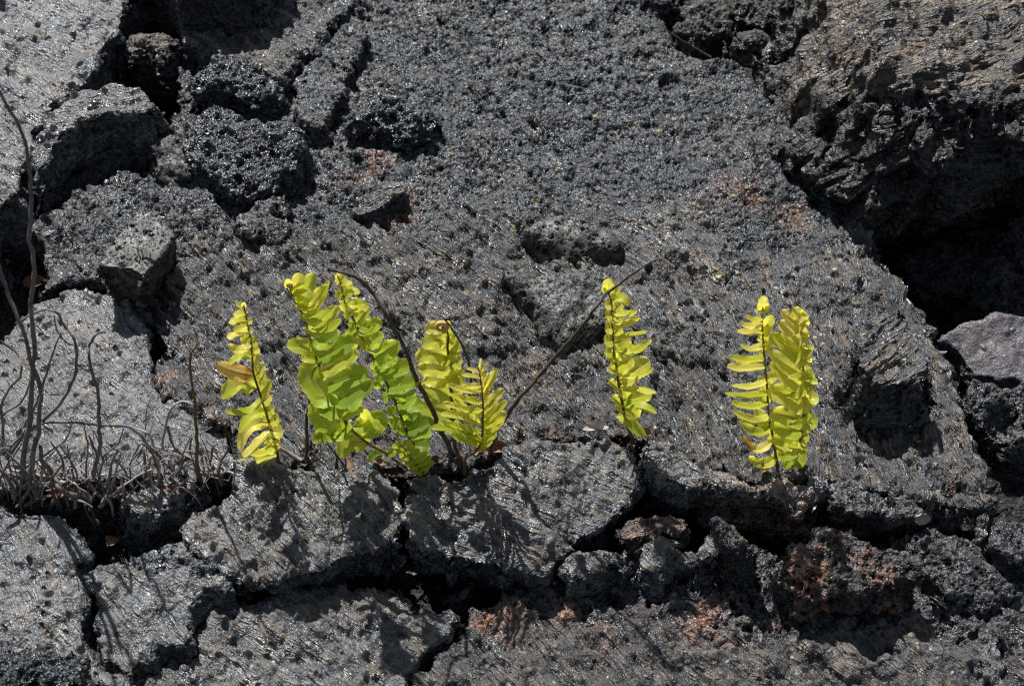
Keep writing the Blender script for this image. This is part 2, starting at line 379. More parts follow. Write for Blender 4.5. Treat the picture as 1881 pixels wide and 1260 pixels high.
slab('lava_slab', 'knobbly front slab along the bottom edge, left of centre', 'lava slab',
     [(352, 1150), (400, 1120), (470, 1108), (560, 1090), (640, 1074), (700, 1070), (760, 1106), (832, 1132), (836, 1160), (780, 1200), (740, 1252), (720, 1310), (236, 1310), (250, 1262), (300, 1215), (350, 1190)],
     dz=-.032, tilt=(.0, .14), T=.05, r=.007, jag=.006, rel=.006, ridge=.005, mat='front', ang=-40, rust=[(650, 1150, 30, .5)])
def f9skin(x, y):
    yy = on_plane([(1200, 1150)], -.035)[0][1]
    return .5+np.clip((yy-y+.03*fbm(x, y, x*0+4, 12, 3))/.05, -1, 1)*.9
slab('lava_slab', 'broad bubbly and ropy lava sheet across the bottom right of the picture', 'lava slab',
     [(842, 1150), (850, 1120), (930, 1085), (1040, 1066), (1150, 1060), (1240, 1050), (1390, 1030), (1450, 1010), (1680, 985), (1760, 975), (1830, 1010), (1900, 1080), (1990, 1110), (1990, 1310), (730, 1310), (752, 1254), (800, 1200)],
     dz=-.035, tilt=(.0, .15), T=.055, r=.007, jag=.007, rel=.007, ridge=.006, mat='ves', ang=-52, skinfn=f9skin,
     rust=[(920, 1130, 50, .9), (1030, 1125, 30, .7), (1150, 1150, 60, .6), (1320, 1130, 45, .9), (1270, 1165, 50, .5), (1130, 1190, 30, .8), (1420, 1145, 30, .6)])
print('slabs', time.time()-T0, TRI[0])

# ------------------------------------------------------------------ boulders and loose rocks
def rock(label, poly, name='lava_rock', cat='rock', **k):
    k.setdefault('r', .006); k.setdefault('jag', .005); k.setdefault('rel', .006); k.setdefault('h', .0014)
    return slab(name, label, cat, poly, **k)
XB = (on_plane([(1690, 200)], .16)[0][0], on_plane([(1425, 100)], .12)[0][0])
rock('big dark boulder in the top right corner with tan streaked top and bubbly black front', name='lava_boulder', cat='boulder',
     poly=[(1436, -70), (1464, -150), (1990, -150), (1990, 160), (1881, 168), (1800, 178), (1700, 196), (1610, 182), (1530, 116), (1462, 62), (1428, 10)],
     dz=.135, tilt=(.0, .12), T=.245, under=.07, r=.065, taper=-.05, jag=.010, rel=.011, ridge=.0055, bend=lambda x, y: -.130*sstep(XB[0], XB[1], x), mat='clinker', ang=14, skin=1.0, h=.0019, cliff=2.0)
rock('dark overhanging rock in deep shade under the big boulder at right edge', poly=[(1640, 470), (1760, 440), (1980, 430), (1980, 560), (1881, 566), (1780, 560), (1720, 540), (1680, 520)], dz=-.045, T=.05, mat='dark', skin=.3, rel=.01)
rock('smooth purple grey lava piece at the right edge, half in shade', poly=[(1726, 620), (1760, 596), (1850, 584), (1980, 578), (1980, 690), (1960, 720), (1881, 708), (1840, 700), (1796, 690), (1766, 650)],
     dz=-.020, tilt=(.05, .42), T=.014, r=.003, jag=.004, rel=.003, mat='purple', skin=1)
HOLE = on_plane([(1842, 766)], -.026)[0]
rock('bubbly black rock under the purple grey piece with one big round hollow', poly=[(1764, 680), (1860, 700), (1980, 704), (1980, 800), (1900, 815), (1838, 812), (1800, 770)],
     dz=-.026, tilt=(.0, .55), T=.07, r=.008, mat='ves', skin=.0, rel=.003,
     bend=lambda x, y: -.016*np.exp(-(((x-HOLE[0])**2+((y-HOLE[1])*.9)**2)/(.0130**2))**3))
rock('raised striated block at the right end of the huge slab', poly=[(1570, 656), (1584, 590), (1622, 570), (1660, 572), (1702, 636), (1722, 690), (1700, 704), (1640, 700), (1600, 708)],
     dz=.060, tilt=(-.05, .36), T=.09, r=.005, mat='main', ang=38, skin=1, rel=.004, ridge=.004, taper=.1)
rock('brown topped dark rock wedged in the crack at top left', poly=[(226, 84), (246, 50), (285, 42), (316, 62), (318, 92), (300, 104), (262, 90), (236, 104)], dz=.020, tilt=(.1, .5), T=.065, r=.014, mat='clinker', skin=.7, taper=-.1, ang=30, rel=.005)
rock('big black block with tan streaked top, left of the glassy rocks', poly=[(62, 262), (92, 205), (150, 168), (200, 152), (262, 162), (292, 195), (270, 208), (210, 205), (150, 216), (110, 250), (80, 300), (62, 330)],
     dz=.048, tilt=(.05, .20), T=.085, r=.004, taper=-.05, mat='front', skin=1, ang=20, rel=.003, jag=.003, cliff=2.2)
rock('small grey vesicular rock with sunlit patch beside the black block', poly=[(276, 262), (310, 240), (345, 246), (360, 290), (356, 312), (318, 318), (286, 306)], dz=.024, tilt=(0, .4), T=.045, r=.012, mat='pinhole', skin=.0, rel=.004)
rock('larger glassy black bubbly rock below its smaller twin at upper left', poly=[(340, 218), (396, 192), (440, 206), (484, 226), (536, 244), (552, 268), (540, 300), (500, 332), (462, 348), (420, 340), (386, 320), (356, 282)], dz=.032, tilt=(0, .30), T=.04, r=.012, dome=.010, mat='glass', skin=.0, rel=.007)
rock('smaller glassy black bubbly rock above its larger twin at upper left', poly=[(352, 150), (366, 108), (402, 80), (440, 92), (470, 104), (506, 120), (512, 150), (500, 172), (470, 180), (420, 168), (372, 166)], dz=.032, tilt=(0, .30), T=.035, r=.012, dome=.008, mat='glass', skin=.0, rel=.007)
rock('lone glittering black rock on the big slab near the top', poly=[(640, 226), (680, 190), (702, 172), (760, 176), (800, 200), (812, 222), (790, 240), (740, 256), (680, 254), (650, 244)], dz=.022, tilt=(.0, .30), T=.032, r=.010, dome=.010, domeR=.025, mat='glass', skin=.0, rel=.007, jag=.006)
rock('tilted green grey slab fragment full of pinholes, casting a long shadow', poly=[(182, 486), (214, 440), (246, 396), (262, 386), (300, 404), (322, 432), (300, 462), (262, 506), (240, 496)], dz=.044, tilt=(-.12, .08), T=.05, r=.002, taper=-.22, jag=.0018, rel=.0010, mat='pinhole', skin=.0)
rock('small dark stone tucked under the big black block', poly=[(196, 330), (226, 318), (260, 330), (262, 352), (230, 362), (200, 352)], dz=.004, tilt=(0, .3), T=.03, r=.008, mat='glass', skin=0)
rock('striated shard lying on reddish patch of the big slab', poly=[(652, 378), (690, 348), (728, 332), (742, 350), (722, 366), (690, 388), (664, 394)], dz=.013, tilt=(.15, .3), T=.02, r=.003, mat='main', ang=25, skin=1, rel=.003)
rock('low broken vesicular piece below the larger glassy rock', poly=[(444, 404), (470, 370), (520, 352), (534, 372), (520, 404), (516, 430), (486, 420), (462, 428)], dz=.016, tilt=(0, .3), T=.03, r=.006, mat='ves', skin=.4, rel=.006)
rock('dark shaded shelf under the glassy rocks at left', poly=[(100, 420), (170, 372), (300, 348), (400, 360), (440, 400), (430, 440), (340, 420), (270, 380), (180, 470), (110, 490)], dz=-.014, T=.02, r=.004, mat='main', skin=1, rel=.006)
rock('tan vesicular bump with dark shaded front in the middle of the slab', poly=[(970, 420), (990, 396), (1040, 386), (1100, 400), (1136, 436), (1130, 448), (1080, 448), (1020, 446), (984, 440)], dz=.017, tilt=(-.05, .26), T=.03, r=.009, taper=.3, mat='pinhole', skin=.1, rel=.005)
rock('long vesicular ledge behind the dry stem and the lone fern', poly=[(902, 502), (960, 486), (1030, 492), (1106, 506), (1150, 540), (1196, 596), (1236, 640), (1216, 652), (1150, 612), (1090, 600), (1040, 596), (990, 562), (940, 530)], dz=.017, tilt=(.0, .24), T=.035, r=.008, taper=.15, mat='pinhole', skin=.1, rel=.007, jag=.007)
rock('dark block with sunlit top under the twig tangle', poly=[(216, 924), (262, 896), (300, 866), (352, 874), (376, 896), (352, 918), (300, 936), (250, 952)], dz=.000, tilt=(.05, .35), T=.055, r=.008, taper=-.08, mat='front', skin=.8, ang=-30)
rock('glassy dark rock in the bottom left corner', poly=[(-120, 1180), (0, 1168), (90, 1172), (150, 1190), (200, 1230), (232, 1290), (232, 1360), (-120, 1360)], dz=.028, tilt=(.0, .30), T=.05, r=.016, mat='glass', skin=.05, rel=.010, jag=.008)
rock('oval brownish flake lodged in the dark crevice', poly=[(438, 1074), (490, 1058), (550, 1056), (566, 1072), (540, 1092), (480, 1104), (452, 1098)], dz=-.050, tilt=(.0, .8), T=.012, r=.004, mat='main', skin=1, ang=20, rel=.003)
rock('red and black bubbly rock at lower right', poly=[(1450, 1030), (1462, 1004), (1500, 990), (1505, 968), (1570, 974), (1640, 1000), (1676, 1030), (1684, 1062), (1650, 1072), (1560, 1076), (1480, 1068)], dz=.010, tilt=(.0, .26), T=.065, r=.005, taper=-.15, mat='red', skin=.0, rel=.008, jag=.007, rust=[(1490, 1050, 45, 1.1), (1540, 975, 30, .8), (1640, 1066, 30, .9), (1560, 1030, 60, .5)])
rock('humped grey bubbly lava between the red rock and right edge', poly=[(1640, 985), (1690, 960), (1760, 966), (1800, 990), (1850, 1030), (1870, 1080), (1800, 1110), (1720, 1110), (1690, 1060)], dz=-.020, tilt=(0, .2), T=.035, r=.012, dome=.008, mat='ves', skin=.0, rel=.007)
rock('upright triangular dark shard before the red lipped ledge', poly=[(1312, 960), (1330, 948), (1356, 962), (1378, 990), (1390, 1004), (1366, 1016), (1340, 1012), (1318, 990)], dz=.022, tilt=(.05, .75), T=.07, r=.004, mat='main', ang=-70, skin=1, rel=.004)
rock('small greenish chip leaning on the triangular shard', poly=[(1282, 1004), (1300, 982), (1316, 986), (1320, 1012), (1300, 1026), (1280, 1022)], dz=.006, tilt=(.2, .5), T=.06, r=.003, mat='front', skin=1, rel=.003)
rock('reddish flake jutting from the crevice right of centre', poly=[(1128, 966), (1160, 950), (1230, 946), (1264, 960), (1250, 976), (1200, 980), (1150, 990), (1130, 982)], dz=-.006, tilt=(0, .3), T=.02, r=.004, mat='red', skin=.7, ang=10, rel=.005, rust=[(1190, 978, 40, .9)])
rock('lower grey flake below the reddish one', poly=[(1036, 1040), (1050, 1012), (1110, 1000), (1160, 1008), (1156, 1040), (1110, 1048), (1050, 1066)], dz=-.006, tilt=(0, .35), T=.05, r=.006, mat='front', skin=.8, rel=.006)
rock('crumbly grey fragment between the flakes and the triangular shard', poly=[(1166, 1000), (1210, 986), (1246, 994), (1240, 1020), (1220, 1050), (1190, 1056), (1166, 1036)], dz=-.008, tilt=(0, .4), T=.05, r=.005, mat='front', skin=.6, rel=.006)
rock('thin sliver bridging from the crumbly fragment to the chip', poly=[(1236, 1010), (1262, 1004), (1290, 1018), (1288, 1028), (1256, 1028), (1236, 1022)], dz=-.02, tilt=(0, .3), T=.045, r=.003, mat='front', skin=.8, rel=.003)
rock('small shard lying at the mouth of the crevice below the middle slab', poly=[(806, 1096), (830, 1074), (868, 1068), (876, 1082), (850, 1106), (820, 1118)], dz=-.044, tilt=(0, .5), T=.03, r=.004, mat='main', skin=1, ang=50, rel=.003)
rock('pointed reddish rock at the lower right crack end', poly=[(1700, 940), (1726, 890), (1752, 872), (1780, 886), (1792, 930), (1790, 960), (1740, 962)], dz=-.006, tilt=(.0, .9), T=.05, r=.006, mat='red', skin=.0, rel=.006, rust=[(1750, 885, 20, .6)])
rock('upright thin striated sliver near the right edge', poly=[(1790, 984), (1800, 944), (1814, 930), (1818, 950), (1808, 990), (1796, 1000)], dz=-.010, tilt=(.0, 1.0), T=.03, r=.002, mat='main', skin=1, ang=70, rel=.002, jag=.002)
rock('knobbly dark rock at the right edge low down', poly=[(1826, 950), (1870, 930), (1980, 920), (1980, 1040), (1881, 1046), (1850, 1020), (1830, 990)], dz=-.010, tilt=(0, .3), T=.05, r=.014, mat='ves', skin=.0, rel=.008)
rock('pale streaked shard at the bottom right edge', poly=[(1800, 1210), (1816, 1176), (1836, 1172), (1852, 1220), (1846, 1262), (1810, 1262)], dz=-.034, tilt=(.1, .5), T=.03, r=.004, mat='front', skin=1, ang=80, rel=.003)
for lab, poly, k in [
    ('largest clinker lump in the row left of the big boulder', [(1252, 40), (1270, 10), (1310, 4), (1336, 24), (1338, 50), (1306, 62), (1270, 60)], {}),
    ('clinker lump at the top edge nearest the big boulder', [(1340, 20), (1360, -20), (1420, -30), (1440, 10), (1436, 44), (1390, 50), (1352, 44)], {}),
    ('small clinker chip pressed against the big boulder\'s left side', [(1392, 96), (1404, 82), (1430, 82), (1440, 100), (1420, 112), (1398, 110)], {'T': .02}),
    ('clinker lump at the top edge farthest from the boulder', [(1186, -10), (1200, -50), (1260, -50), (1270, -4), (1246, 16), (1206, 14)], {}),
    ('narrow clinker fragment below the two top lumps', [(1350, 66), (1366, 52), (1388, 60), (1392, 80), (1372, 88), (1354, 80)], {'T': .02})]:
    rock(lab, poly, dz=.02, tilt=(0, .35), T=k.get('T', .05), r=.010, mat='clinker', skin=.2, rel=.009, jag=.007)
# rock just above the frame whose shadow falls into the picture
rock('rounded rock standing just above the top edge, shading the thin plate', poly=[(235, -150), (270, -250), (420, -280), (500, -230), (510, -140), (450, -85), (330, -80)], dz=.11, T=.12, r=.03, mat='clinker', skin=.4, h=.003)
print('rocks', time.time()-T0, TRI[0])
# ------------------------------------------------------------------ plant materials
def leaf_mat():
    mat = bpy.data.materials.new('fern_leaf'); mat.use_nodes = True; t = NT(mat)
    uvn = t.n.new('ShaderNodeAttribute'); uvn.attribute_name = 'luv'
    sx = t.n.new('ShaderNodeSeparateXYZ'); t.l.new(uvn.outputs['Vector'], sx.inputs[0])
    u, v, e = sx.outputs[0], sx.outputs[1], sx.outputs[2]      # along, across (-1..1), distance to margin
    tone = t.attr('tone'); oi = t.n.new('ShaderNodeObjectInfo'); rnd = oi.outputs['Random']
    P = t.attr('lpos', 'Vector')
    n1, _ = t.noise(P, 70, 3, .6); n2, _ = t.noise(P, 420, 2, .5)
    tt = t.m('ADD', tone, t.m('MULTIPLY', t.m('SUBTRACT', n1, .5), .34))
    tt = t.m('ADD', tt, t.m('MULTIPLY', t.m('SUBTRACT', rnd, .5), .16))
    tt = t.m('ADD', tt, t.m('MULTIPLY', t.mr(e, .13, 0), .34))        # margins are paler
    rp = t.n.new('ShaderNodeValToRGB'); t.put(rp.inputs[0], t.m('MULTIPLY', tt, .5))
    cr = rp.color_ramp
    stops = [(0, (.14, .24, .02)), (.18, (.30, .42, .028)), (.36, (.58, .59, .055)), (.52, (.80, .72, .16)), (.66, (.84, .70, .26)), (.80, (.85, .42, .07)), (1, (.20, .075, .02))]
    cr.elements[0].position = stops[0][0]; cr.elements[0].color = (*stops[0][1], 1)
    cr.elements[1].position = stops[-1][0]; cr.elements[1].color = (*stops[-1][1], 1)
    for p, c in stops[1:-1]:
        el = cr.elements.new(p); el.color = (*c, 1)
    col = rp.outputs[0]
    # side veins and midrib
    va = t.m('ABSOLUTE', v)
    ph = t.m('SUBTRACT', t.m('MULTIPLY', u, 26.0), t.m('MULTIPLY', va, 5.0))
    vein = t.m('ABSOLUTE', t.m('SUBTRACT', t.m('FRACT', ph), .5))
    vm = t.m('MULTIPLY', t.mr(vein, .15, .0), .42)
    col = t.mix(vm, col, (.30, .36, .03))
    mid = t.m('MULTIPLY', t.mr(va, t.m('ADD', .075, t.m('MULTIPLY', u, -.04)), .02), t.mr(u, .95, .6))
    col = t.mix(t.m('MULTIPLY', mid, .9), col, (.11, .06, .02))
    # chalky dots near the margin
    dot = t.m('MULTIPLY', t.mr(vein, .38, .46), t.m('MULTIPLY', t.mr(e, .05, .1), t.mr(e, .24, .17)))
    col = t.mix(t.m('MULTIPLY', dot, .55), col, (.75, .75, .6))
    b = t.n['Principled BSDF']; t.put(b.inputs['Base Color'], col); b.inputs['Roughness'].default_value = .42
    b.inputs['Specular IOR Level'].default_value = .35
    bp = t.n.new('ShaderNodeBump'); bp.inputs['Strength'].default_value = .5; bp.inputs['Distance'].default_value = .0008
    t.put(bp.inputs['Height'], t.m('ADD', t.m('MULTIPLY', n2, .5), t.m('MULTIPLY', vm, -2.5)))
    t.l.new(bp.outputs[0], b.inputs['Normal'])
    tr = t.n.new('ShaderNodeBsdfTranslucent'); t.put(tr.inputs['Color'], t.mix(t.mr(tt, .95, 1.3, .5, .0), col, t.mix(t.mr(tt, .15, .75), (.76, .88, .05), (1.0, .93, .13))))
    t.l.new(bp.outputs[0], tr.inputs['Normal'])
    mx = t.n.new('ShaderNodeMixShader'); mx.inputs[0].default_value = .60
    t.l.new(b.outputs[0], mx.inputs[1]); t.l.new(tr.outputs[0], mx.inputs[2])
    t.l.new(mx.outputs[0], t.n['Material Output'].inputs['Surface'])
    return mat
def stem_mat(name, a, b_, rough=.6, scale=(1, 1, 1), spec=.4, amp=.0009):
    mat = bpy.data.materials.new(name); mat.use_nodes = True; t = NT(mat)
    tc = t.n.new('ShaderNodeTexCoord'); P = t.attr('tpos', 'Vector')
    n1, _ = t.noise(t.vm('MULTIPLY', P, (60, 8, 1)), 1, 4, .6)
    n2, _ = t.noise(tc.outputs['Object'], 90, 3, .6)
    col = t.mix(t.mr(t.m('ADD', t.m('MULTIPLY', n1, .6), t.m('MULTIPLY', n2, .4)), .38, .64), a, b_)
    b = t.n['Principled BSDF']; t.put(b.inputs['Base Color'], col); b.inputs['Roughness'].default_value = rough
    b.inputs['Specular IOR Level'].default_value = spec
    bp = t.n.new('ShaderNodeBump'); bp.inputs['Strength'].default_value = .8; bp.inputs['Distance'].default_value = amp
    t.put(bp.inputs['Height'], n1); t.l.new(bp.outputs[0], b.inputs['Normal'])
    return mat
def chip_mat(name, a, b_):
    mat = bpy.data.materials.new(name); mat.use_nodes = True; t = NT(mat); P = t.attr('pos', 'Vector')
    n1, _ = t.noise(P, 260, 4, .6); n2, _ = t.noise(P, 900, 2, .6); d, r_, g_ = t.vor(P, 420)
    b = t.n['Principled BSDF']; t.put(b.inputs['Base Color'], t.mix(t.mr(n1, .4, .62), a, b_)); b.inputs['Roughness'].default_value = .4
    bp = t.n.new('ShaderNodeBump'); bp.inputs['Strength'].default_value = 1; bp.inputs['Distance'].default_value = .002
    t.put(bp.inputs['Height'], t.m('SUBTRACT', n1, t.m('MULTIPLY', t.mr(d, .4, .15), .5))); t.l.new(bp.outputs[0], b.inputs['Normal'])
    return mat
M['chip_grey'] = chip_mat('grey_chip', (.018, .018, .02), (.075, .074, .074)); M['chip_red'] = chip_mat('red_chip', (.04, .025, .018), (.15, .075, .045))
M['leaf'] = leaf_mat()
M['rachis'] = stem_mat('fern_stem', (.07, .035, .015), (.20, .12, .035), .5)
M['dry'] = stem_mat('dry_stem', (.045, .030, .022), (.115, .080, .058), .55)
M['twig'] = stem_mat('dead_twig', (.085, .072, .066), (.25, .215, .20), .6)
M['paletwig'] = stem_mat('bleached_twig', (.22, .195, .18), (.48, .44, .41), .6)
M['olive'] = stem_mat('olive_twig', (.10, .075, .03), (.18, .14, .06), .6)
M['litter'] = stem_mat('dry_leaf', (.12, .06, .035), (.26, .16, .10), .6)
M['curl'] = stem_mat('fern_tip_curl', (.55, .33, .08), (.78, .58, .18), .6)

# ------------------------------------------------------------------ tubes
def spline(P, n):
    P = np.asarray(P, float); m = len(P)
    if m < 3: 
        s = np.linspace(0, 1, n)[:, None]; return P[0]*(1-s)+P[-1]*s
    E = np.vstack([2*P[0]-P[1], P, 2*P[-1]-P[-2]])
    L = np.r_[0, np.cumsum(np.linalg.norm(np.diff(P, axis=0), axis=1))]; out = []
    for s in np.linspace(0, L[-1], n):
        i = min(max(np.searchsorted(L, s, side='right')-1, 0), m-2)
        t = (s-L[i])/max(L[i+1]-L[i], 1e-9); a, b, c, d = E[i:i+4]
        out.append(.5*((2*b)+(-a+c)*t+(2*a-5*b+4*c-d)*t*t+(-a+3*b-3*c+d)*t**3))
    return np.array(out)
def tube(P, r0, r1, sides=8, rough=.12, seed=0, step=.004, kink=0.):
    P = np.asarray(P, float)
    L = np.linalg.norm(np.diff(P, axis=0), axis=1).sum()
    n = int(np.clip(L/step, 6, 90)); Q = spline(P, n)
    if kink:
        sl = np.linspace(0, L, n); w = np.minimum(1, np.minimum(sl, L-sl)/.01)
        for q, fq in ((0, 45), (1, 45), (2, 45)):
            Q[:, q] += w*kink*r0*(vnoise(sl*fq+seed*3.1+q*7, sl*0, sl*0)+.5*vnoise(sl*fq*2.7+seed, sl*0+q, sl*0+4))
    Tn = np.gradient(Q, axis=0); Tn /= np.linalg.norm(Tn, axis=1)[:, None]+1e-12
    up = np.array([0, -1., .3]); A = np.cross(Tn, up); A /= np.linalg.norm(A, axis=1)[:, None]+1e-9
    B = np.cross(Tn, A); th = np.linspace(0, 2*np.pi, sides, endpoint=False)
    s = np.linspace(0, 1, n); rad = r0*(1-s)+r1*s
    rad = rad[:, None]*(1+rough*vnoise(np.repeat(s[:, None]*L*180, sides, 1)+seed, np.cos(th)[None]*1.5+np.zeros((n, 1)), np.sin(th)[None]*1.5+np.zeros((n, 1))))
    V = Q[:, None]+rad[..., None]*(np.cos(th)[None, :, None]*A[:, None]+np.sin(th)[None, :, None]*B[:, None])
    V = V.reshape(-1, 3); idx = np.arange(n*sides).reshape(n, sides)
    F = np.stack([idx[:-1], np.roll(idx[:-1], -1, 1), np.roll(idx[1:], -1, 1), idx[1:]], -1).reshape(-1, 4)
    tp = np.stack([np.tile(np.arange(sides)/sides, n), np.repeat(s*L*100, sides), np.full(n*sides, seed*.71)], 1)
    V = np.vstack([V, Q[-1], Q[0]]); tp = np.vstack([tp, tp[-1], tp[0]])
    k = n*sides
    cap = [(idx[-1, i], idx[-1, (i+1) % sides], k, k) for i in range(sides)]
    return V, np.vstack([F, [(c[0], c[1], c[2], c[2]) for c in cap]])[:len(F)], tp
def add_tube(name, P, r0, r1, mat, parent=None, origin=None, **k):
    V, F, tp = tube(P, r0, r1, **k)
    o0 = np.asarray(origin if origin is not None else P[0], float)
    me = make_mesh(name, V-o0, F); vattr(me, 'tpos', tp); TRI[0] += 2*len(F)
    return link(name, me, M[mat], parent, (0, 0, 0) if parent else o0)

# ------------------------------------------------------------------ ferns
TOCAM = np.array([0, -math.cos(PITCH), math.sin(PITCH)])
def leaflet(parent, origin, A, Mi, B, w, roll, tone, rs, side, cup=.20, curl=.10, base=.58):
    """one crenate blade along the bend A-Mi-B, w its full width, roll turns the blade's face away from the camera"""
    nu, nv = 30, 8
    s = np.linspace(0, 1, nu)[:, None]
    Pc = (1-s)**2*A+2*s*(1-s)*Mi+s*s*B
    Tn = np.gradient(Pc, axis=0); Tn /= np.linalg.norm(Tn, axis=1)[:, None]+1e-12
    wd = np.cross(Tn, TOCAM); wd /= np.linalg.norm(wd, axis=1)[:, None]+1e-9
    nn = np.cross(wd, Tn); nn /= np.linalg.norm(nn, axis=1)[:, None]+1e-9
    tw = roll+rs.uniform(-.12, .12)+(s-.5)*rs.uniform(-.5, .5)
    wv = wd*np.cos(tw)+nn*np.sin(tw); nv_ = -wd*np.sin(tw)+nn*np.cos(tw)
    uu = s[:, 0]
    prof = (base+.45*sstep(0, .22, uu))*np.sqrt(np.clip(1-np.clip((uu-.66)/.34, 0, 1)**2.0, 0, 1))*(1-.14*sstep(.2, .8, uu))
    prof = prof*np.clip(.15+uu*16, 0, 1); prof[-1] = .06
    nt = max(7, int(np.linalg.norm(B-A)/.0030)); ph = rs.uniform(0, 1)
    V = []; UV = []; L = np.linalg.norm(B-A)
    wav = rs.uniform(0, 6.28); wa = rs.uniform(.02, .08)
    for i in range(nu):
        for j in range(nv+1):
            v = -1+2*j/nv
            edge = abs(v)**6
            saw = abs(((uu[i]*nt+ph+(.5 if v < 0 else 0)) % 1)-.5)*2
            ww = w*.5*prof[i]*(1+edge*.13*(saw-.5))
            off = cup*ww*(v*v)-.10*w*math.exp(-(v/.18)**2)*(1-uu[i])+wa*w*edge*math.sin(uu[i]*14+wav+v*2)
            V.append(Pc[i]+wv[i]*ww*v+nv_[i]*off)
            UV.append((uu[i], v, min(1-abs(v), (1-uu[i])*2.2)))
    V = np.array(V); UV = np.array(UV)
    idx = np.arange(nu*(nv+1)).reshape(nu, nv+1)
    F = np.stack([idx[:-1, :-1], idx[:-1, 1:], idx[1:, 1:], idx[1:, :-1]], -1).reshape(-1, 4)
    me = make_mesh('leaflet', V-origin, F); TRI[0] += 2*len(F)
    vattr(me, 'luv', UV); vattr(me, 'lpos', V+rs.uniform(0, 50)); 
    fattr(me, 'tone', np.asarray(tone(UV) if callable(tone) else np.full(len(V), tone)))
    return link('leaflet', me, M['leaf'], parent)

def tipburn(base): return lambda UV: base+1.3*sstep(.93, 1.0, UV[:, 0])
def frond(label, zx, zy, k, rach, leaves, base_px=None, tone=(.35, .9), rr=(.0014, .0006), lean=.0, seed=1, bud=None, group='living fern fronds', ycap=None, squeeze=0, slim=1):
    """rach: zoom pixels tip..base; leaves: (ax, ay, tx, ty, w, roll_deg, depth[, mx, my][, tone])"""
    rs = np.random.default_rng(seed)
    cv = lambda x, y: (zx+x/k, zy+y/k)
    R_ = [cv(*p) for p in rach]
    bp = base_px or R_[-1]
    y0 = on_plane([bp], .0)[0][1]+(ycap or 0)
    zb = on_depth([R_[-1]], y0)[0]; root = bpy.data.objects.new('fern_frond', None); C.objects.link(root)
    org = zb.copy(); root.location = org; root.empty_display_size = .02
    tag(root, label, 'fern', group)
    py0 = R_[-1][1]; span = max(py0-R_[0][1], 1)
    dep = lambda py: y0+lean*max(py0-py, 0)/span
    W = np.array([on_depth([p], dep(p[1]))[0] for p in R_])
    ext = W[-1]+np.array([0, .0, -.02])
    st = add_tube('stem', np.vstack([W, ext])[::-1], rr[0], rr[1], 'rachis', root, origin=org, seed=seed, step=.003)
    for lf in leaves:
        if slim != 1: lf = (*lf[:4], lf[4]*slim, *lf[5:])
        if squeeze and len(lf) > 7 and lf[7]: lf = (*lf[:7], (604+(lf[7][0]-604)*(.55 if lf[7][0] > 604 else 1), lf[7][1]), *lf[8:])
        if squeeze and lf[2] > 625: lf = (lf[0], lf[1], 604+(lf[2]-604)*squeeze, lf[3], lf[4]*.8, *lf[5:])
        a = cv(lf[0], lf[1]); b = cv(lf[2], lf[3]); w = lf[4]/k*PXM*.97; roll = R(lf[5]); dp = lf[6]
        mid = lf[7] if len(lf) > 7 and lf[7] else None
        tn = lf[8] if len(lf) > 8 else None
        A = on_depth([a], dep(a[1]))[0]
        L = math.hypot(a[0]-b[0], a[1]-b[1])*PXM
        B = on_depth([b], dep(a[1])-dp*L)[0]
        if mid: Mi = 2*on_depth([cv(*mid)], dep(a[1])-dp*L*.6)[0]-(A+B)/2; Mi = A+(Mi-A)*.85+(B-A)*.075
        else:
            Mi = (A+B)/2+np.array([0, -.10*L, .10*L])*rs.uniform(.5, 1.3)
        h = (py0-a[1])/span
        t_ = tn if tn is not None else tone[0]+(tone[1]-tone[0])*h+rs.uniform(-.16, .16)
        if tn is None and rs.random() < .10: t_ = tipburn(t_)
        if not callable(t_):
            t0 = t_; t_ = (lambda UV, t0=t0: t0+.10*(UV[:, 0]-.5))
        leaflet(root, org, A, Mi, B, w/max(math.cos(roll), .42), roll*(1 if lf[0] < lf[2] else -1), t_, rs, 0)
    if bud:
        bx, by, br = bud; p = on_depth([cv(bx, by)], dep(cv(bx, by)[1])-.006)[0]; rad = br/k*PXM
        # curled crozier: a short spiral
        q = [p+np.array([math.cos(a)*rad*(1-a/9), -.2*rad*a/4, math.sin(a)*rad*(1-a/9)]) for a in np.linspace(-1.5, 6.5, 16)]
        add_tube('tip_curl', q, rad*.42, rad*.30, 'curl', root, origin=org, seed=seed+3, step=.001, rough=.4)
    return root

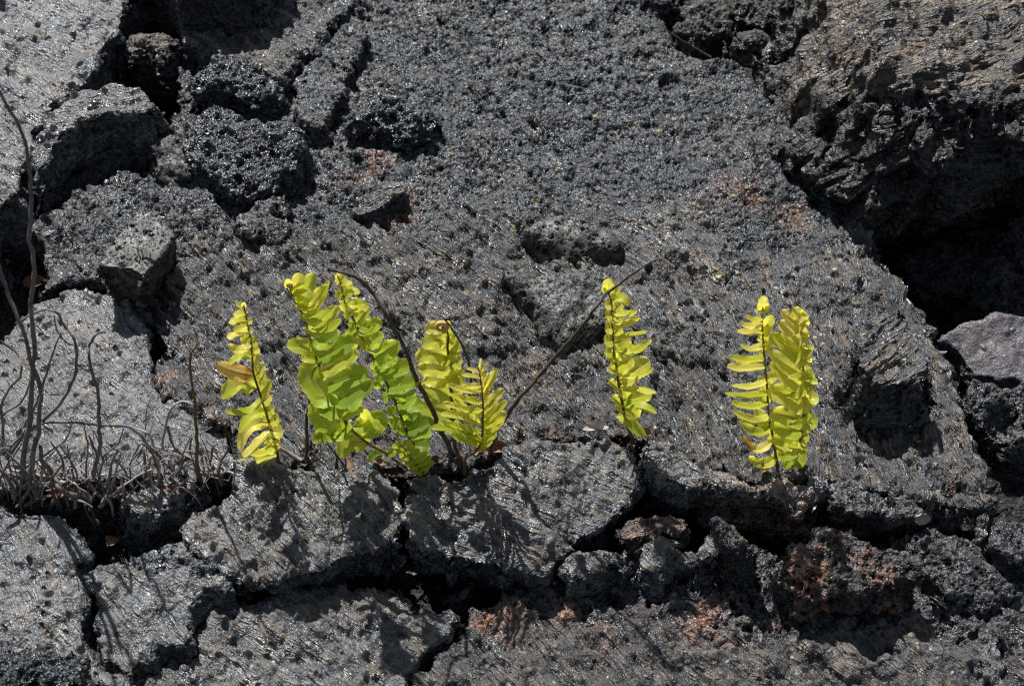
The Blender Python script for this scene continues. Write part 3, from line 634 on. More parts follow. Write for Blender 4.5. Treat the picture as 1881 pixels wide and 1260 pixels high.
Z1 = (380, 480, 3.15); Z2 = (600, 480, 3.15); Z3 = (1080, 480, 3.6); Z4 = (1300, 520, 3.405)
ORANGE = lambda UV: 1.47+.22*(UV[:, 0] < .18)+.10*np.abs(UV[:, 1])
BROWN = lambda UV: 1.15+.75*sstep(.45, .8, UV[:, 0])
def tipburn(base): return lambda UV: base+1.3*sstep(.93, 1.0, UV[:, 0])
orange_leaf_frond = frond('short yellow fern frond at far left with one orange leaflet', *Z1,
  [(212, 250), (222, 300), (235, 370), (252, 440), (260, 510), (264, 580), (270, 650), (300, 745), (318, 800), (340, 865), (375, 990), (400, 1070), (412, 1150)],
  [(212, 262, 168, 248, 34, 30, .3), (214, 270, 212, 236, 26, 20, .1), (222, 300, 155, 312, 42, 35, .4), (228, 290, 238, 285, 24, 10, .0), (230, 335, 126, 358, 48, 40, .4), (236, 372, 150, 405, 40, 10, .2), (234, 350, 264, 340, 38, 20, .1),
   (246, 398, 118, 446, 50, 45, .5), (250, 430, 200, 470, 50, 5, .1), (256, 475, 122, 482, 46, 40, .5, (190, 520)), (246, 400, 266, 400, 40, 15, .1), (262, 540, 128, 598, 52, 35, .4, (190, 545)),
   (266, 660, 52, 592, 88, 12, .2, (150, 640), ORANGE), (285, 735, 84, 792, 104, 20, .3, (190, 700)), (322, 780, 104, 868, 40, 45, .6, (250, 870)), (338, 862, 190, 992, 52, 40, .5, (240, 900)),
   (356, 930, 196, 1105, 74, 25, .4, (230, 960), .98), (368, 980, 190, 1152, 60, 40, .5, (300, 1050), 1.02), (425, 1062, 245, 1118, 56, 35, .5, (330, 1110)), (405, 1110, 236, 1170, 46, 40, .5),
   (262, 470, 292, 450, 60, 15, .0), (262, 520, 304, 500, 74, 20, .0), (266, 600, 300, 520, 70, 20, .0), (280, 660, 334, 600, 74, 15, .0), (296, 700, 340, 640, 80, 20, .0), (310, 760, 368, 690, 80, 15, .0, None, .75), (325, 810, 372, 770, 90, 20, .0),
   (345, 870, 386, 845, 90, 15, .0), (330, 900, 300, 800, 60, 15, -.2, None, .9), (360, 930, 418, 900, 90, 25, .0), (375, 980, 442, 985, 80, 15, .0), (390, 1020, 420, 1040, 70, 20, .0), (345, 960, 310, 890, 60, 20, -.3, None, .95), (375, 1060, 340, 1000, 60, 20, -.3, None, .9)],
  tone=(.62, .90), seed=11, rr=(.0015, .0006))
wide_frond = frond('broadest green fern frond, leaning left with large rounded leaflets', *Z1,
  [(474, 130), (486, 180), (505, 230), (545, 290), (575, 360), (590, 420), (612, 500), (640, 580), (668, 680), (700, 760), (760, 860), (815, 945), (880, 1010), (945, 1060), (1030, 1105), (1113, 1165), (1222, 1230)],
  [(506, 200, 545, 68, 74, 10, -.1), (540, 270, 620, 68, 78, 10, -.1), (565, 320, 700, 140, 80, 12, -.1, None, .6), (520, 230, 590, 100, 60, 5, -.25), (590, 400, 768, 268, 84, 15, .1), (600, 360, 710, 110, 40, 30, -.2),
   (625, 500, 770, 410, 90, 15, .0, None, tipburn(.14)), (640, 560, 858, 452, 116, 10, .1, None, tipburn(.14)), (660, 640, 878, 525, 96, 15, -.1), (690, 720, 938, 632, 120, 10, .15, None, tipburn(.18)), (740, 810, 966, 700, 126, 12, .1, None, tipburn(.14)), (740, 830, 900, 780, 110, 20, -.1), (770, 870, 905, 850, 90, 25, .1),
   (845, 960, 905, 850, 80, 20, .1, (930, 930), tipburn(.45)), (900, 1020, 880, 990, 110, 15, .1, (1010, 900), .45), (935, 1060, 765, 1130, 116, 12, .4, (830, 1040), .45), (1015, 1110, 935, 1152, 50, 20, .3, (970, 1120)), (1035, 1120, 1110, 1095, 44, 20, .2),
   (480, 150, 456, 105, 40, 20, .3), (482, 170, 552, 158, 38, 40, .5, (530, 145)), (490, 205, 606, 215, 52, 35, .5, (550, 170)), (510, 240, 650, 200, 48, 45, .6, (610, 275)), (545, 300, 745, 262, 50, 48, .6, (640, 340)), (575, 370, 778, 336, 54, 45, .6, (660, 420)), (595, 440, 745, 474, 60, 40, .6, (650, 520)),
   (640, 525, 462, 492, 92, 12, .3, (550, 490)), (650, 575, 545, 570, 56, 25, .4, (600, 560)), (640, 600, 695, 775, 140, 14, .5, (600, 690)), (655, 720, 762, 812, 120, 20, .45, (650, 790)), (690, 790, 790, 880, 112, 20, .4, (700, 860)), (700, 800, 745, 965, 135, 15, .5, (650, 890)), (815, 920, 672, 985, 110, 20, .5, (760, 1000)), (845, 990, 610, 1042, 92, 15, .4, (720, 990)),
   (700, 850, 660, 980, 60, 30, .3), (760, 900, 790, 1000, 90, 25, .3)],
  base_px=(760, 866), tone=(.08, .70), seed=12, bud=(476, 140, 14))
slender_frond = frond('slender dark stemmed green frond just right of the broadest frond', *Z2,
  [(62, 78), (72, 105), (85, 150), (105, 230), (150, 320), (190, 410), (240, 510), (285, 590), (345, 700), (400, 820), (450, 950), (490, 1030), (560, 1110), (640, 1190)],
  [(66, 95, 60, 72, 26, 10, .1), (72, 110, 105, 78, 36, 15, .1), (78, 125, 148, 132, 34, 40, .5), (85, 150, 110, 110, 40, 10, .0), (86, 178, 190, 188, 42, 40, .5, (130, 165)), (75, 130, 52, 90, 34, 15, .0), (85, 175, 56, 215, 44, 15, .1), (95, 210, 150, 160, 60, 10, -.1), (110, 235, 250, 252, 48, 40, .6, (170, 285)), (150, 315, 236, 285, 66, 20, .4, (180, 250)), (100, 225, 96, 290, 46, 20, .1), (130, 290, 112, 335, 44, 20, .2),
   (130, 290, 200, 220, 70, 10, -.1), (170, 360, 245, 270, 60, 10, -.1), (175, 385, 292, 368, 48, 40, .5, (240, 410)), (160, 350, 138, 400, 50, 20, .2), (190, 415, 318, 342, 88, 12, .1), (190, 400, 162, 510, 80, 12, .3, (140, 450)), (200, 430, 245, 515, 70, 20, .3), (230, 490, 352, 474, 46, 45, .5, (300, 520)), (225, 480, 330, 420, 70, 15, -.1), (265, 570, 422, 472, 106, 10, .1), (270, 600, 410, 560, 80, 12, -.1), (290, 625, 396, 625, 42, 48, .6, (340, 650)),
   (310, 650, 505, 592, 96, 12, .1), (340, 730, 540, 690, 90, 15, .15), (350, 760, 524, 768, 46, 48, .5, (430, 780)), (400, 820, 520, 790, 96, 15, .1), (410, 850, 560, 820, 100, 15, -.1), (440, 920, 545, 880, 100, 15, .1), (460, 980, 622, 930, 106, 18, .2), (490, 1010, 608, 1000, 70, 30, .3), (520, 1060, 600, 1070, 90, 20, .1), (470, 990, 400, 975, 60, 35, .4),
   (280, 600, 252, 618, 40, 35, .3), (300, 640, 268, 655, 50, 25, .2), (330, 690, 300, 740, 60, 20, .3, (300, 700)), (370, 750, 425, 695, 60, 20, .1), (365, 770, 330, 808, 60, 25, .3), (390, 840, 370, 890, 64, 25, .3), (420, 900, 384, 970, 76, 20, .3), (420, 870, 460, 800, 70, 15, .1), (455, 940, 480, 870, 80, 15, .1), (510, 1050, 470, 1100, 70, 20, .3)],
  base_px=(800, 852), tone=(-.02, .74), seed=13, lean=.01)
curl_frond = frond('bright yellow green frond with a brown curled tip behind the spiky frond', *Z2,
  [(690, 375), (704, 430), (700, 500), (716, 600), (715, 700), (725, 800), (725, 900), (735, 1000), (745, 1100), (752, 1150)],
  [(696, 405, 568, 402, 76, 10, .2, (630, 380)), (702, 480, 552, 494, 100, 8, .2, (640, 450)), (706, 560, 518, 566, 104, 8, .2, (620, 530)), (714, 640, 522, 625, 96, 10, .15, (620, 620)), (714, 690, 560, 690, 80, 12, .0), (722, 790, 545, 735, 120, 12, .1, (640, 740)), (725, 870, 540, 840, 130, 12, .1, None, .45), (728, 930, 600, 905, 100, 15, .1, None, .42),
   (700, 430, 712, 345, 40, 30, .3), (706, 470, 735, 395, 60, 20, .2), (708, 520, 775, 455, 84, 15, .2), (705, 560, 775, 512, 60, 35, .4, (690, 575)), (712, 600, 785, 560, 80, 20, .2), (712, 640, 665, 668, 40, 40, .6, (760, 600)), (716, 660, 798, 690, 100, 18, .2), (730, 690, 630, 728, 74, 15, .6, (770, 660)), (724, 760, 790, 750, 90, 20, .1), (730, 830, 780, 830, 90, 20, .1, None, .4), (735, 960, 690, 980, 70, 20, .2, None, .35), (738, 980, 780, 930, 70, 20, .1, None, .35)],
  base_px=(828, 844), tone=(.30, .86), seed=14, bud=(662, 376, 30), rr=(.0020, .0009), ycap=.012)
spiky_frond = frond('yellow green frond with narrow finger like leaflets pointing left', *Z2,
  [(878, 612), (888, 665), (900, 760), (905, 850), (903, 940), (900, 1000), (882, 1070), (850, 1110), (800, 1140)],
  [(884, 640, 810, 620, 28, 45, .5), (888, 672, 778, 655, 30, 45, .6), (893, 718, 760, 728, 40, 30, .5), (896, 745, 698, 710, 40, 45, .7, (790, 745)), (898, 812, 702, 768, 44, 42, .7, (800, 800)), (899, 852, 730, 790, 44, 45, .6, (810, 860)), (900, 895, 668, 822, 46, 42, .7, (790, 850)), (902, 945, 660, 888, 52, 35, .6, (780, 890)), (900, 985, 640, 926, 42, 45, .7, (780, 960)), (896, 1012, 740, 960, 46, 42, .6, (820, 1000)), (888, 1045, 606, 968, 70, 30, .6, (760, 960), .48), (882, 1060, 720, 1005, 50, 40, .6),
   (886, 640, 895, 560, 22, 35, .2), (892, 665, 938, 582, 24, 30, .2), (896, 700, 912, 620, 30, 30, .1), (900, 735, 942, 645, 36, 30, .2), (901, 775, 992, 618, 62, 20, .2, None, tipburn(.88)), (904, 800, 955, 690, 44, 30, .2), (905, 855, 1026, 738, 74, 18, .2), (905, 900, 985, 800, 60, 25, .3), (905, 930, 1046, 805, 64, 22, .2), (903, 965, 1042, 875, 84, 18, .2), (900, 1005, 1030, 910, 84, 20, .2), (892, 1050, 985, 985, 76, 22, .2), (880, 1080, 900, 1020, 70, 25, .3), (870, 1090, 960, 1030, 60, 20, .1)],
  base_px=(852, 846), tone=(.55, 1.0), seed=15, ycap=-.02, slim=.78)
small_frond = frond('smallest bright green frond, low at the foot of the slender frond', *Z2,
  [(432, 1055), (455, 1090), (485, 1130), (520, 1175), (550, 1210), (572, 1240)],
  [(438, 1065, 376, 1070, 30, 30, .4), (440, 1070, 400, 1042, 28, 25, .3), (442, 1060, 470, 1035, 26, 25, .2), (455, 1090, 385, 1098, 34, 30, .4), (460, 1095, 510, 1072, 34, 25, .2), (475, 1115, 420, 1130, 40, 30, .4), (480, 1120, 540, 1092, 38, 25, .2), (495, 1140, 440, 1165, 44, 25, .4), (500, 1150, 590, 1112, 44, 25, .2), (515, 1170, 470, 1195, 50, 25, .4), (520, 1175, 605, 1130, 48, 25, .2), (540, 1195, 500, 1222, 50, 25, .4), (540, 1195, 620, 1160, 50, 22, .2), (560, 1215, 590, 1180, 44, 25, .2), (556, 1215, 530, 1235, 34, 25, .3)],
  tone=(.38, .5), seed=16, rr=(.0009, .0004), ycap=-.006)
lone_frond = frond('lone yellow green frond crossed at its tip by the long dry stem', *Z3,
  [(132, 200), (145, 235), (155, 270), (160, 380), (165, 500), (172, 600), (190, 720), (210, 850), (235, 980), (265, 1100), (292, 1180)],
  [(134, 215, 136, 113, 74, 10, .0), (140, 235, 218, 178, 44, 30, .4), (136, 215, 100, 170, 34, 20, .1), (155, 265, 272, 292, 58, 25, .4, (220, 235)), (162, 335, 328, 328, 42, 40, .6, (250, 355)), (175, 400, 352, 366, 46, 42, .6, (230, 425)), (130, 372, 200, 410, 30, 40, .5), (172, 480, 392, 465, 34, 48, .7, (260, 495)), (182, 560, 422, 522, 56, 40, .6, (290, 600)), (195, 655, 322, 588, 78, 25, .5, (215, 580)), (140, 620, 200, 668, 34, 40, .5),
   (195, 735, 436, 706, 34, 48, .6, (320, 765)), (130, 705, 200, 745, 36, 40, .5), (205, 830, 452, 868, 44, 42, .6, (300, 850)), (228, 945, 452, 1005, 56, 35, .6, (330, 945)), (235, 1020, 385, 1165, 80, 15, .4, (270, 1060)), (190, 1018, 245, 1035, 30, 30, .3),
   (205, 790, 405, 650, 140, 10, -.1), (235, 925, 422, 860, 120, 12, -.1), (245, 970, 340, 1030, 100, 15, -.1), (180, 700, 300, 640, 110, 10, -.2), (170, 540, 285, 520, 90, 12, -.2), (165, 480, 225, 440, 70, 10, -.2), (165, 400, 240, 330, 80, 10, -.2), (160, 330, 230, 280, 70, 10, -.2), (215, 830, 270, 900, 80, 15, -.2), (190, 690, 255, 780, 60, 15, -.2),
   (152, 285, 110, 290, 64, 15, .2), (156, 355, 112, 350, 72, 15, .2), (160, 440, 112, 440, 84, 15, .2), (164, 520, 108, 530, 84, 15, .2), (168, 600, 108, 600, 72, 15, .2), (174, 650, 120, 632, 56, 30, .4), (192, 740, 130, 710, 46, 35, .5), (180, 680, 150, 690, 46, 20, .1), (208, 845, 136, 785, 50, 35, .5), (232, 950, 156, 888, 52, 30, .5), (240, 985, 182, 940, 60, 20, .2)],
  base_px=(1164, 806), tone=(.52, .86), seed=17, rr=(.0016, .0007), ycap=-.004)
edge_frond = frond('right hand yellow frond with many thin leaflets pointing left like comb teeth', *Z4,
  [(345, 150), (340, 220), (342, 300), (350, 400), (355, 480), (362, 560), (370, 640), (375, 720), (380, 800), (390, 880), (405, 950), (425, 1080), (432, 1160)],
  [(345, 175, 338, 82, 66, 10, .0, None, .98), (350, 180, 380, 140, 36, 20, .0, None, 1.0), (345, 172, 298, 172, 36, 25, .4), (341, 215, 232, 200, 34, 42, .6, (290, 235)), (342, 240, 205, 250, 38, 40, .6, (270, 275)), (345, 298, 180, 302, 44, 35, .6, (260, 310)), (348, 372, 195, 384, 36, 42, .6, (280, 420)), (352, 462, 128, 456, 40, 42, .6, (250, 485)), (360, 520, 120, 522, 48, 38, .6, (220, 530)), (368, 605, 147, 640, 36, 45, .6, (280, 650)), (378, 680, 108, 690, 38, 45, .7, (240, 710)), (378, 745, 146, 745, 44, 40, .6, (260, 775)), (385, 815, 150, 795, 56, 35, .6, (310, 870)), (395, 890, 192, 860, 54, 35, .6, (310, 940)), (405, 975, 214, 945, 54, 30, .5, (300, 1050), BROWN), (425, 1085, 250, 1082, 60, 25, .5, (340, 1135)),
   (345, 330, 400, 195, 66, 15, .0), (352, 400, 412, 310, 56, 20, .0), (350, 380, 372, 210, 40, 20, -.1), (355, 430, 395, 340, 50, 20, .0), (362, 600, 425, 580, 70, 15, -.1), (375, 680, 455, 640, 70, 15, -.2), (372, 700, 318, 585, 66, 10, -.2), (375, 770, 320, 690, 66, 12, -.2), (388, 945, 300, 785, 80, 10, -.2), (390, 900, 350, 860, 70, 15, -.2), (345, 350, 312, 345, 40, 20, -.1), (350, 440, 322, 420, 46, 20, -.1), (400, 1000, 440, 900, 60, 20, -.1), (425, 1100, 450, 1030, 60, 20, -.1)],
  base_px=(1426, 852), tone=(.62, 1.0), seed=18)
column_frond = frond('right hand yellow green frond with tall column of overlapping broad leaflets', *Z4,
  [(594, 190), (586, 260), (583, 340), (587, 420), (594, 500), (603, 600), (605, 700), (600, 800), (592, 900), (575, 1000), (545, 1090), (525, 1160)],
  [(585, 300, 458, 172, 76, 10, .1), (583, 260, 484, 200, 60, 15, .3), (583, 360, 442, 242, 92, 10, .0), (588, 440, 470, 300, 90, 10, -.1), (590, 470, 440, 320, 60, 10, -.2), (595, 490, 386, 362, 106, 10, .15, (470, 370)), (600, 575, 384, 432, 96, 12, .1, (470, 500)), (604, 665, 384, 520, 104, 12, .1, (470, 560)), (604, 720, 450, 640, 90, 15, -.1), (602, 780, 372, 702, 124, 10, .2, (480, 690)), (600, 855, 396, 796, 112, 12, .1, (480, 830)), (592, 925, 400, 860, 100, 14, .15, (480, 920)), (582, 985, 404, 950, 104, 14, .1, (480, 1000)), (570, 1030, 420, 1010, 100, 15, .0), (560, 1060, 440, 1080, 92, 15, .1), (545, 1090, 470, 1150, 60, 25, .3),
   (590, 210, 530, 158, 60, 10, -.1), (590, 215, 600, 170, 44, 15, .0), (588, 240, 542, 262, 44, 25, .6, (610, 200)), (586, 300, 533, 328, 40, 38, .7, (630, 240)), (586, 370, 546, 402, 42, 38, .7, (625, 330)), (590, 430, 536, 500, 56, 30, .7, (660, 410)), (598, 510, 550, 535, 46, 35, .7, (660, 470)), (603, 570, 502, 592, 50, 35, .7, (670, 580)), (604, 630, 543, 718, 74, 22, .7, (690, 620)), (604, 730, 548, 815, 92, 18, .7, (690, 720)), (600, 820, 510, 880, 80, 18, .7, (690, 880)), (590, 300, 618, 330, 50, 15, -.1), (595, 420, 640, 480, 70, 15, -.1), (604, 560, 645, 500, 80, 15, -.1), (605, 640, 658, 600, 90, 15, -.1), (604, 760, 664, 700, 90, 15, -.1), (602, 830, 672, 800, 90, 15, .0), (596, 900, 676, 890, 110, 15, .1), (588, 960, 676, 950, 96, 15, .2), (572, 1030, 652, 1020, 100, 15, .3), (548, 1095, 614, 1120, 110, 12, .4), (532, 1140, 480, 1130, 60, 20, .4), (590, 1000, 490, 1015, 50, 40, .6, (560, 1020))],
  base_px=(1452, 858), tone=(.42, .98), seed=19, lean=.0, squeeze=.42)

# ------------------------------------------------------------------ dry fern stems and dead twigs
def twig(pts, label, r, mat='twig', name='dead_twig', cat='twig', group=None, base=None, taper=.45, lean=0., seed=None, pz=0., rough=.14):
    """pts from foot to tip in photo pixels, on an upright plane through the foot"""
    b = base or pts[0]; y = on_plane([b], pz)[0][1]
    n = len(pts); sd = seed if seed is not None else hash_(label) % 50
    rs = np.random.default_rng(sd)
    P = []
    for i, p in enumerate(pts):
        P.append(on_depth([p], y+lean*i/max(n-1, 1)+rs.uniform(-.006, .006)*(i > 0))[0])
    o = add_tube(name, P, r*PXM*(.78 if name == 'dead_twig' else 1.0), r*PXM*(.78 if name == 'dead_twig' else 1.0)*taper, mat, seed=sd, rough=.28, kink=(.55 if r > 3.9 else .9) if name == 'dead_twig' else .5, step=.003)
    return tag(o, label, cat, group)
z1 = lambda L: [(380+x/3.15, 480+y/3.15) for x, y in L]
z2 = lambda L: [(600+x/3.15, 480+y/3.15) for x, y in L]
z5 = lambda L: [(x/2.864, 540+y/2.864) for x, y in L]
twig([(834, 838), (812, 795), (798, 762), (785, 733), (768, 698), (750, 655), (733, 615), (712, 580), (690, 545), (665, 520), (640, 504), (618, 498), (603, 496)], 'long dark dry stem arching up left over the slender frond', 4.6, 'dry', 'withered_frond', 'dry stem', taper=.5, lean=-.02)
twig([(898, 842), (904, 810), (925, 768), (950, 735), (985, 695), (1020, 655), (1060, 610), (1090, 570), (1118, 537), (1150, 510), (1172, 494), (1195, 482), (1215, 478), (1240, 492)], 'long dark dry stem slanting up right across the lone frond\'s tip', 4.4, 'dry', 'withered_frond', 'dry stem', taper=.36, lean=-.03)
twig(z2([(822, 900), (825, 800), (830, 700), (825, 600), (800, 520), (750, 430), (690, 345), (645, 305), (600, 295), (560, 322)]), 'thin curved dry stem rising behind the curled tip frond', 2.8, 'dry', 'withered_frond', 'dry stem', base=(862, 838), taper=.35)
twig(z1([(575, 1190), (575, 1050), (570, 960), (582, 860), (602, 760), (592, 660), (562, 590)]), 'upright dark dry stem between the orange leaflet frond and broadest frond', 3.4, 'dry', 'withered_frond', 'dry stem', taper=.5, lean=.012)
twig(z1([(660, 870), (620, 800), (580, 710), (520, 620), (450, 540), (370, 480), (280, 430)]), 'thin dry stem slanting left behind the orange leaflet frond', 2.0, 'dry', 'withered_frond', 'dry stem', base=(600, 850), taper=.5)
twig(z1([(745, 1210), (752, 1130), (757, 1060)]), 'short dark stub under the broadest frond', 3.0, 'dry', 'withered_frond', 'dry stem')
twig(z1([(810, 1205), (740, 1110), (690, 1040)]), 'thin dark stub slanting under the broadest frond', 2.0, 'dry', 'withered_frond', 'dry stem')
twig(z1([(570, 1180), (500, 1120), (415, 1075)]), 'bleached dry stalk lying at the orange leaflet frond\'s foot', 4.5, 'paletwig', 'withered_frond', 'dry stem', taper=.8)
twig([(1306, 106), (1272, 84), (1240, 66), (1205, 40)], 'thin dry twig along the top edge of the slab by the clinker lumps', 3.0, 'dry', pz=.03, base=(1306, 106))
G1 = 'dead twigs in the tangle at left'
for pts, r, mat, lab, tp in [
  ([(118, 1005), (135, 770), (165, 600), (172, 500), (175, 360), (176, 200), (172, 60), (172, 0), (166, -230), (143, -690), (86, -890), (0, -1065), (-70, -1130)], 6.2, 'twig', 'tallest dead stem, rising from the tangle almost to the top left', .45),
  ([(150, 1010), (200, 690), (210, 560), (195, 440), (160, 360), (140, 290), (100, 150), (40, 0), (0, -115), (-60, -260)], 5.4, 'twig', 'second tall dead stem, leaning left out of the frame', .6),
  ([(30, 870), (60, 830), (130, 740), (200, 690), (280, 620), (350, 530), (390, 420), (405, 320), (395, 240), (350, 180), (300, 122), (325, 170), (318, 118), (290, 92), (230, 90), (150, 115), (85, 155)], 4.6, 'twig', 'thick dead stem bowed into a wide arch at left', .45),
  ([(385, 268), (360, 262), (320, 230), (300, 190), (285, 115)], 2.2, 'twig', 'short side twig hanging inside the wide arch', .6),
  ([(130, 700), (175, 600), (215, 500), (255, 380), (290, 290), (322, 205)], 3.2, 'twig', 'straight dead twig slanting up to the right inside the wide arch', .6),
  ([(10, 800), (8, 640), (20, 560), (45, 500), (90, 440), (120, 380), (110, 330), (60, 280), (0, 246)], 3.4, 'twig', 'wavy dead twig bending to the left edge', .6),
  ([(0, 650), (50, 610), (110, 570), (150, 480), (165, 400), (186, 372), (135, 372)], 2.4, 'twig', 'thin hooked twig crossing the tall stems', .6),
  ([(488, 945), (505, 880), (520, 820), (528, 740), (528, 640), (515, 530), (490, 420), (470, 330), (470, 270), (490, 225), (520, 203), (556, 200)], 5.0, 'twig', 'upright dead stem with a hooked top right of the arch', .45),
  ([(1042, 975), (1035, 900), (1033, 760), (1030, 660), (1025, 560), (1010, 470), (1003, 380), (1010, 310), (1038, 265), (1035, 230), (1018, 185)], 4.4, 'olive', 'olive brown upright twig nearest the orange leaflet', .35),
  ([(885, 915), (850, 870), (800, 810), (750, 750), (700, 710), (650, 695), (560, 685), (450, 680), (340, 675), (250, 680), (170, 700), (110, 740), (30, 860)], 3.6, 'twig', 'long flat arching twig spanning the whole tangle', .7),
  ([(855, 815), (870, 700), (880, 640), (920, 590), (970, 565), (1010, 580), (1026, 612)], 2.8, 'paletwig', 'pale twig looping over to the olive brown twig', .7),
  ([(860, 815), (815, 800), (800, 770), (780, 730), (735, 710), (660, 690)], 2.8, 'paletwig', 'pale short twig at the right end of the flat arch', .7),
  ([(962, 860), (930, 820), (900, 760), (884, 700)], 4.0, 'twig', 'stout grey twig left of the pale loop\'s foot', .7),
  ([(1040, 895), (1022, 832), (960, 825), (915, 790)], 2.8, 'twig', 'bent twig joining the olive twig low down', .7),
  ([(880, 1012), (900, 960), (940, 920), (955, 880), (930, 850), (880, 843)], 3.0, 'twig', 'hooked twig lying on the dark block\'s sunlit top', .6),
  ([(575, 1065), (640, 1010), (700, 970), (770, 935), (800, 924)], 3.0, 'paletwig', 'bleached straight twig leaning on the dark block', .6),
  ([(50, 925), (130, 945), (250, 960), (400, 965), (500, 960), (606, 955)], 3.6, 'paletwig', 'pale twig lying level across the tangle\'s foot', .8),
  ([(480, 1082), (440, 1060), (370, 1055), (310, 1020), (265, 950), (230, 880), (212, 800)], 6.4, 'twig', 'thickest root like twig curving along the tangle\'s lower edge', .6),
  ([(520, 1215), (490, 1160), (478, 1110), (500, 1050), (515, 1038)], 4.0, 'twig', 'curled twig hanging into the crack under the tangle', .6),
  ([(595, 1165), (580, 1100), (545, 1065)], 3.0, 'paletwig', 'pale twig curling into the crack beside the brown pebble', .7),
  ([(500, 1222), (460, 1150), (440, 1090)], 2.2, 'twig', 'thin twig end pointing down into the crack', .6),
  ([(75, 1075), (72, 1030), (40, 960), (0, 915), (-60, 880)], 5.0, 'twig', 'thick bent twig at the lower left end of the tangle', .8),
  ([(455, 985), (460, 880), (460, 780), (442, 680)], 2.4, 'twig', 'thin upright twig left of the hooked stem', .5),
  ([(520, 945), (540, 870), (570, 830), (620, 780), (650, 708)], 2.6, 'twig', 'thin twig rising right of the hooked stem', .5),
  ([(100, 935), (180, 880), (260, 825), (340, 770), (375, 688)], 2.6, 'twig', 'thin twig slanting right under the flat arch', .5),
  ([(765, 755), (770, 680), (775, 590), (802, 535)], 1.6, 'twig', 'hair thin upright twig in front of the pale plate', .5),
  ([(1000, 845), (1000, 790), (1020, 750), (1060, 730), (1115, 698)], 2.4, 'twig', 'thin twig reaching right past the olive twig', .5),
  ([(1215, 770), (1180, 700), (1130, 640), (1080, 590), (1040, 545)], 1.6, 'dry', 'hair thin dark twig right of the olive twig', .6),
  ([(1125, 915), (1045, 952)], 6.0, 'paletwig', 'short thick bleached stub right of the olive twig', .9),
  ([(1165, 1005), (1150, 930), (1165, 870), (1202, 820)], 4.2, 'twig', 'bent stub between the tangle and the orange leaflet frond', .6),
  ([(1100, 900), (1112, 860), (1120, 810), (1146, 788)], 2.8, 'twig', 'small hooked stub beside the bleached stub', .6),
  ([(1085, 880), (1075, 850), (1060, 860), (1065, 895)], 2.6, 'paletwig', 'tiny pale curl above the bleached stub', .8)]:
    twig(z5(pts), lab, r, mat, group=G1, taper=tp, base=(z5(pts)[0][0], min(max(z5(pts)[0][1], 842), 915)), pz=.0)
rs = np.random.default_rng(41)
USED = set()
ZONES = [(35, 'at the left edge'), (85, 'at the tall stems\' foot'), (135, 'under the wide arch'), (190, 'beside the hooked stem'), (250, 'under the flat arching twig'), (325, 'behind the dark block'), (352, 'left of the olive twig'), (385, 'right of the olive twig'), (999, 'near the orange leaflet frond')]
def tangle(n, xr, yr, hr, rr, mats, label, group, name='dead_twig'):
    for i in range(n):
        x = rs.uniform(*xr); y = rs.uniform(*yr); hgt = rs.uniform(*hr); dx = rs.normal(0, 26); mid = rs.normal(0, 16)
        k = rs.integers(0, 3)
        pts = [(x, y+8), (x+mid, y-hgt*.45), (x+dx, y-hgt)]
        if k == 1: pts.append((x+dx*1.5+rs.normal(0, 10), y-hgt*rs.uniform(.7, .98)))
        if k == 2: pts = [(x, y+4), (x+dx*.8, y-hgt*.35), (x+dx*1.9, y-hgt*.15), (x+dx*2.4, y+rs.uniform(-8, 14))]
        mt = mats[rs.integers(0, len(mats))]; rad = rs.uniform(*rr); y_ = y; zone = next(z for lim, z in ZONES if x < lim)
        lab = '%s%s %s %s%s, %s' % ('tall ' if hgt > 66 else 'short ' if hgt < 40 else '', 'hair thin' if rad < 1.7 else 'thin' if rad < 2.6 else 'thick' if rad > 3.5 else 'middling', 'bleached' if mt == 'paletwig' else 'grey brown',
              'sprawling twig' if k == 2 else ('hooked twig' if k == 1 else 'upright twig'), (' bending left' if dx < 0 else ' bending right'), ('low ' if y > 910 or hgt < 40 else '')+zone)
        if lab in USED: continue
        USED.add(lab)
        twig(pts, lab, rad, mt, name, group=group, taper=rs.uniform(.3, .6), seed=int(rs.integers(1, 999)), base=(x, y), pz=-.012, lean=rs.uniform(-.015, .015))
tangle(74, (-20, 330), (884, 934), (26, 96), (1.7, 4.4), ['twig', 'twig', 'twig', 'paletwig'], 'thin curly dead twig in the low tangle at left', 'small dead twigs of the low tangle')
tangle(16, (320, 425), (862, 890), (24, 66), (1.8, 4.0), ['twig', 'paletwig', 'twig'], 'short dead twig stub between the tangle and the orange leaflet frond', 'small twig stubs beside the tangle')
tangle(34, (-10, 420), (872, 915), (30, 110), (.9, 1.9), ['twig', 'paletwig', 'twig'], '', 'wiry twigs of the low tangle')
print('plants', time.time()-T0, TRI[0])

# ------------------------------------------------------------------ loose chips in the cracks, litter at the fern feet
def chip_mesh(rs, rad, name='lava_chip'):
    n = 14; d = rs.normal(size=(n, 3)); d /= np.linalg.norm(d, axis=1)[:, None]
    import bmesh
    bm = bmesh.new()
    for q in d*rad*rs.uniform(.7, 1.25, (n, 1))*np.array([1, rs.uniform(.6, 1), rs.uniform(.45, .85)]): bm.verts.new(q)
    r_ = bmesh.ops.convex_hull(bm, input=bm.verts[:])
    bmesh.ops.delete(bm, geom=[v for v in bm.verts if not v.link_faces], context='VERTS')
    bmesh.ops.subdivide_edges(bm, edges=bm.edges[:], cuts=2, use_grid_fill=True)
    co = np.array([v.co for v in bm.verts]); nz = fbm(co[:, 0]+rs.uniform(0, 9), co[:, 1], co[:, 2], .9/rad, 2)
    for v, k in zip(bm.verts, nz): v.co *= 1+.16*k
    bmesh.ops.triangulate(bm, faces=bm.faces[:])
    me = bpy.data.meshes.new(name); bm.to_mesh(me); bm.free()
    return me
rs = np.random.default_rng(77)
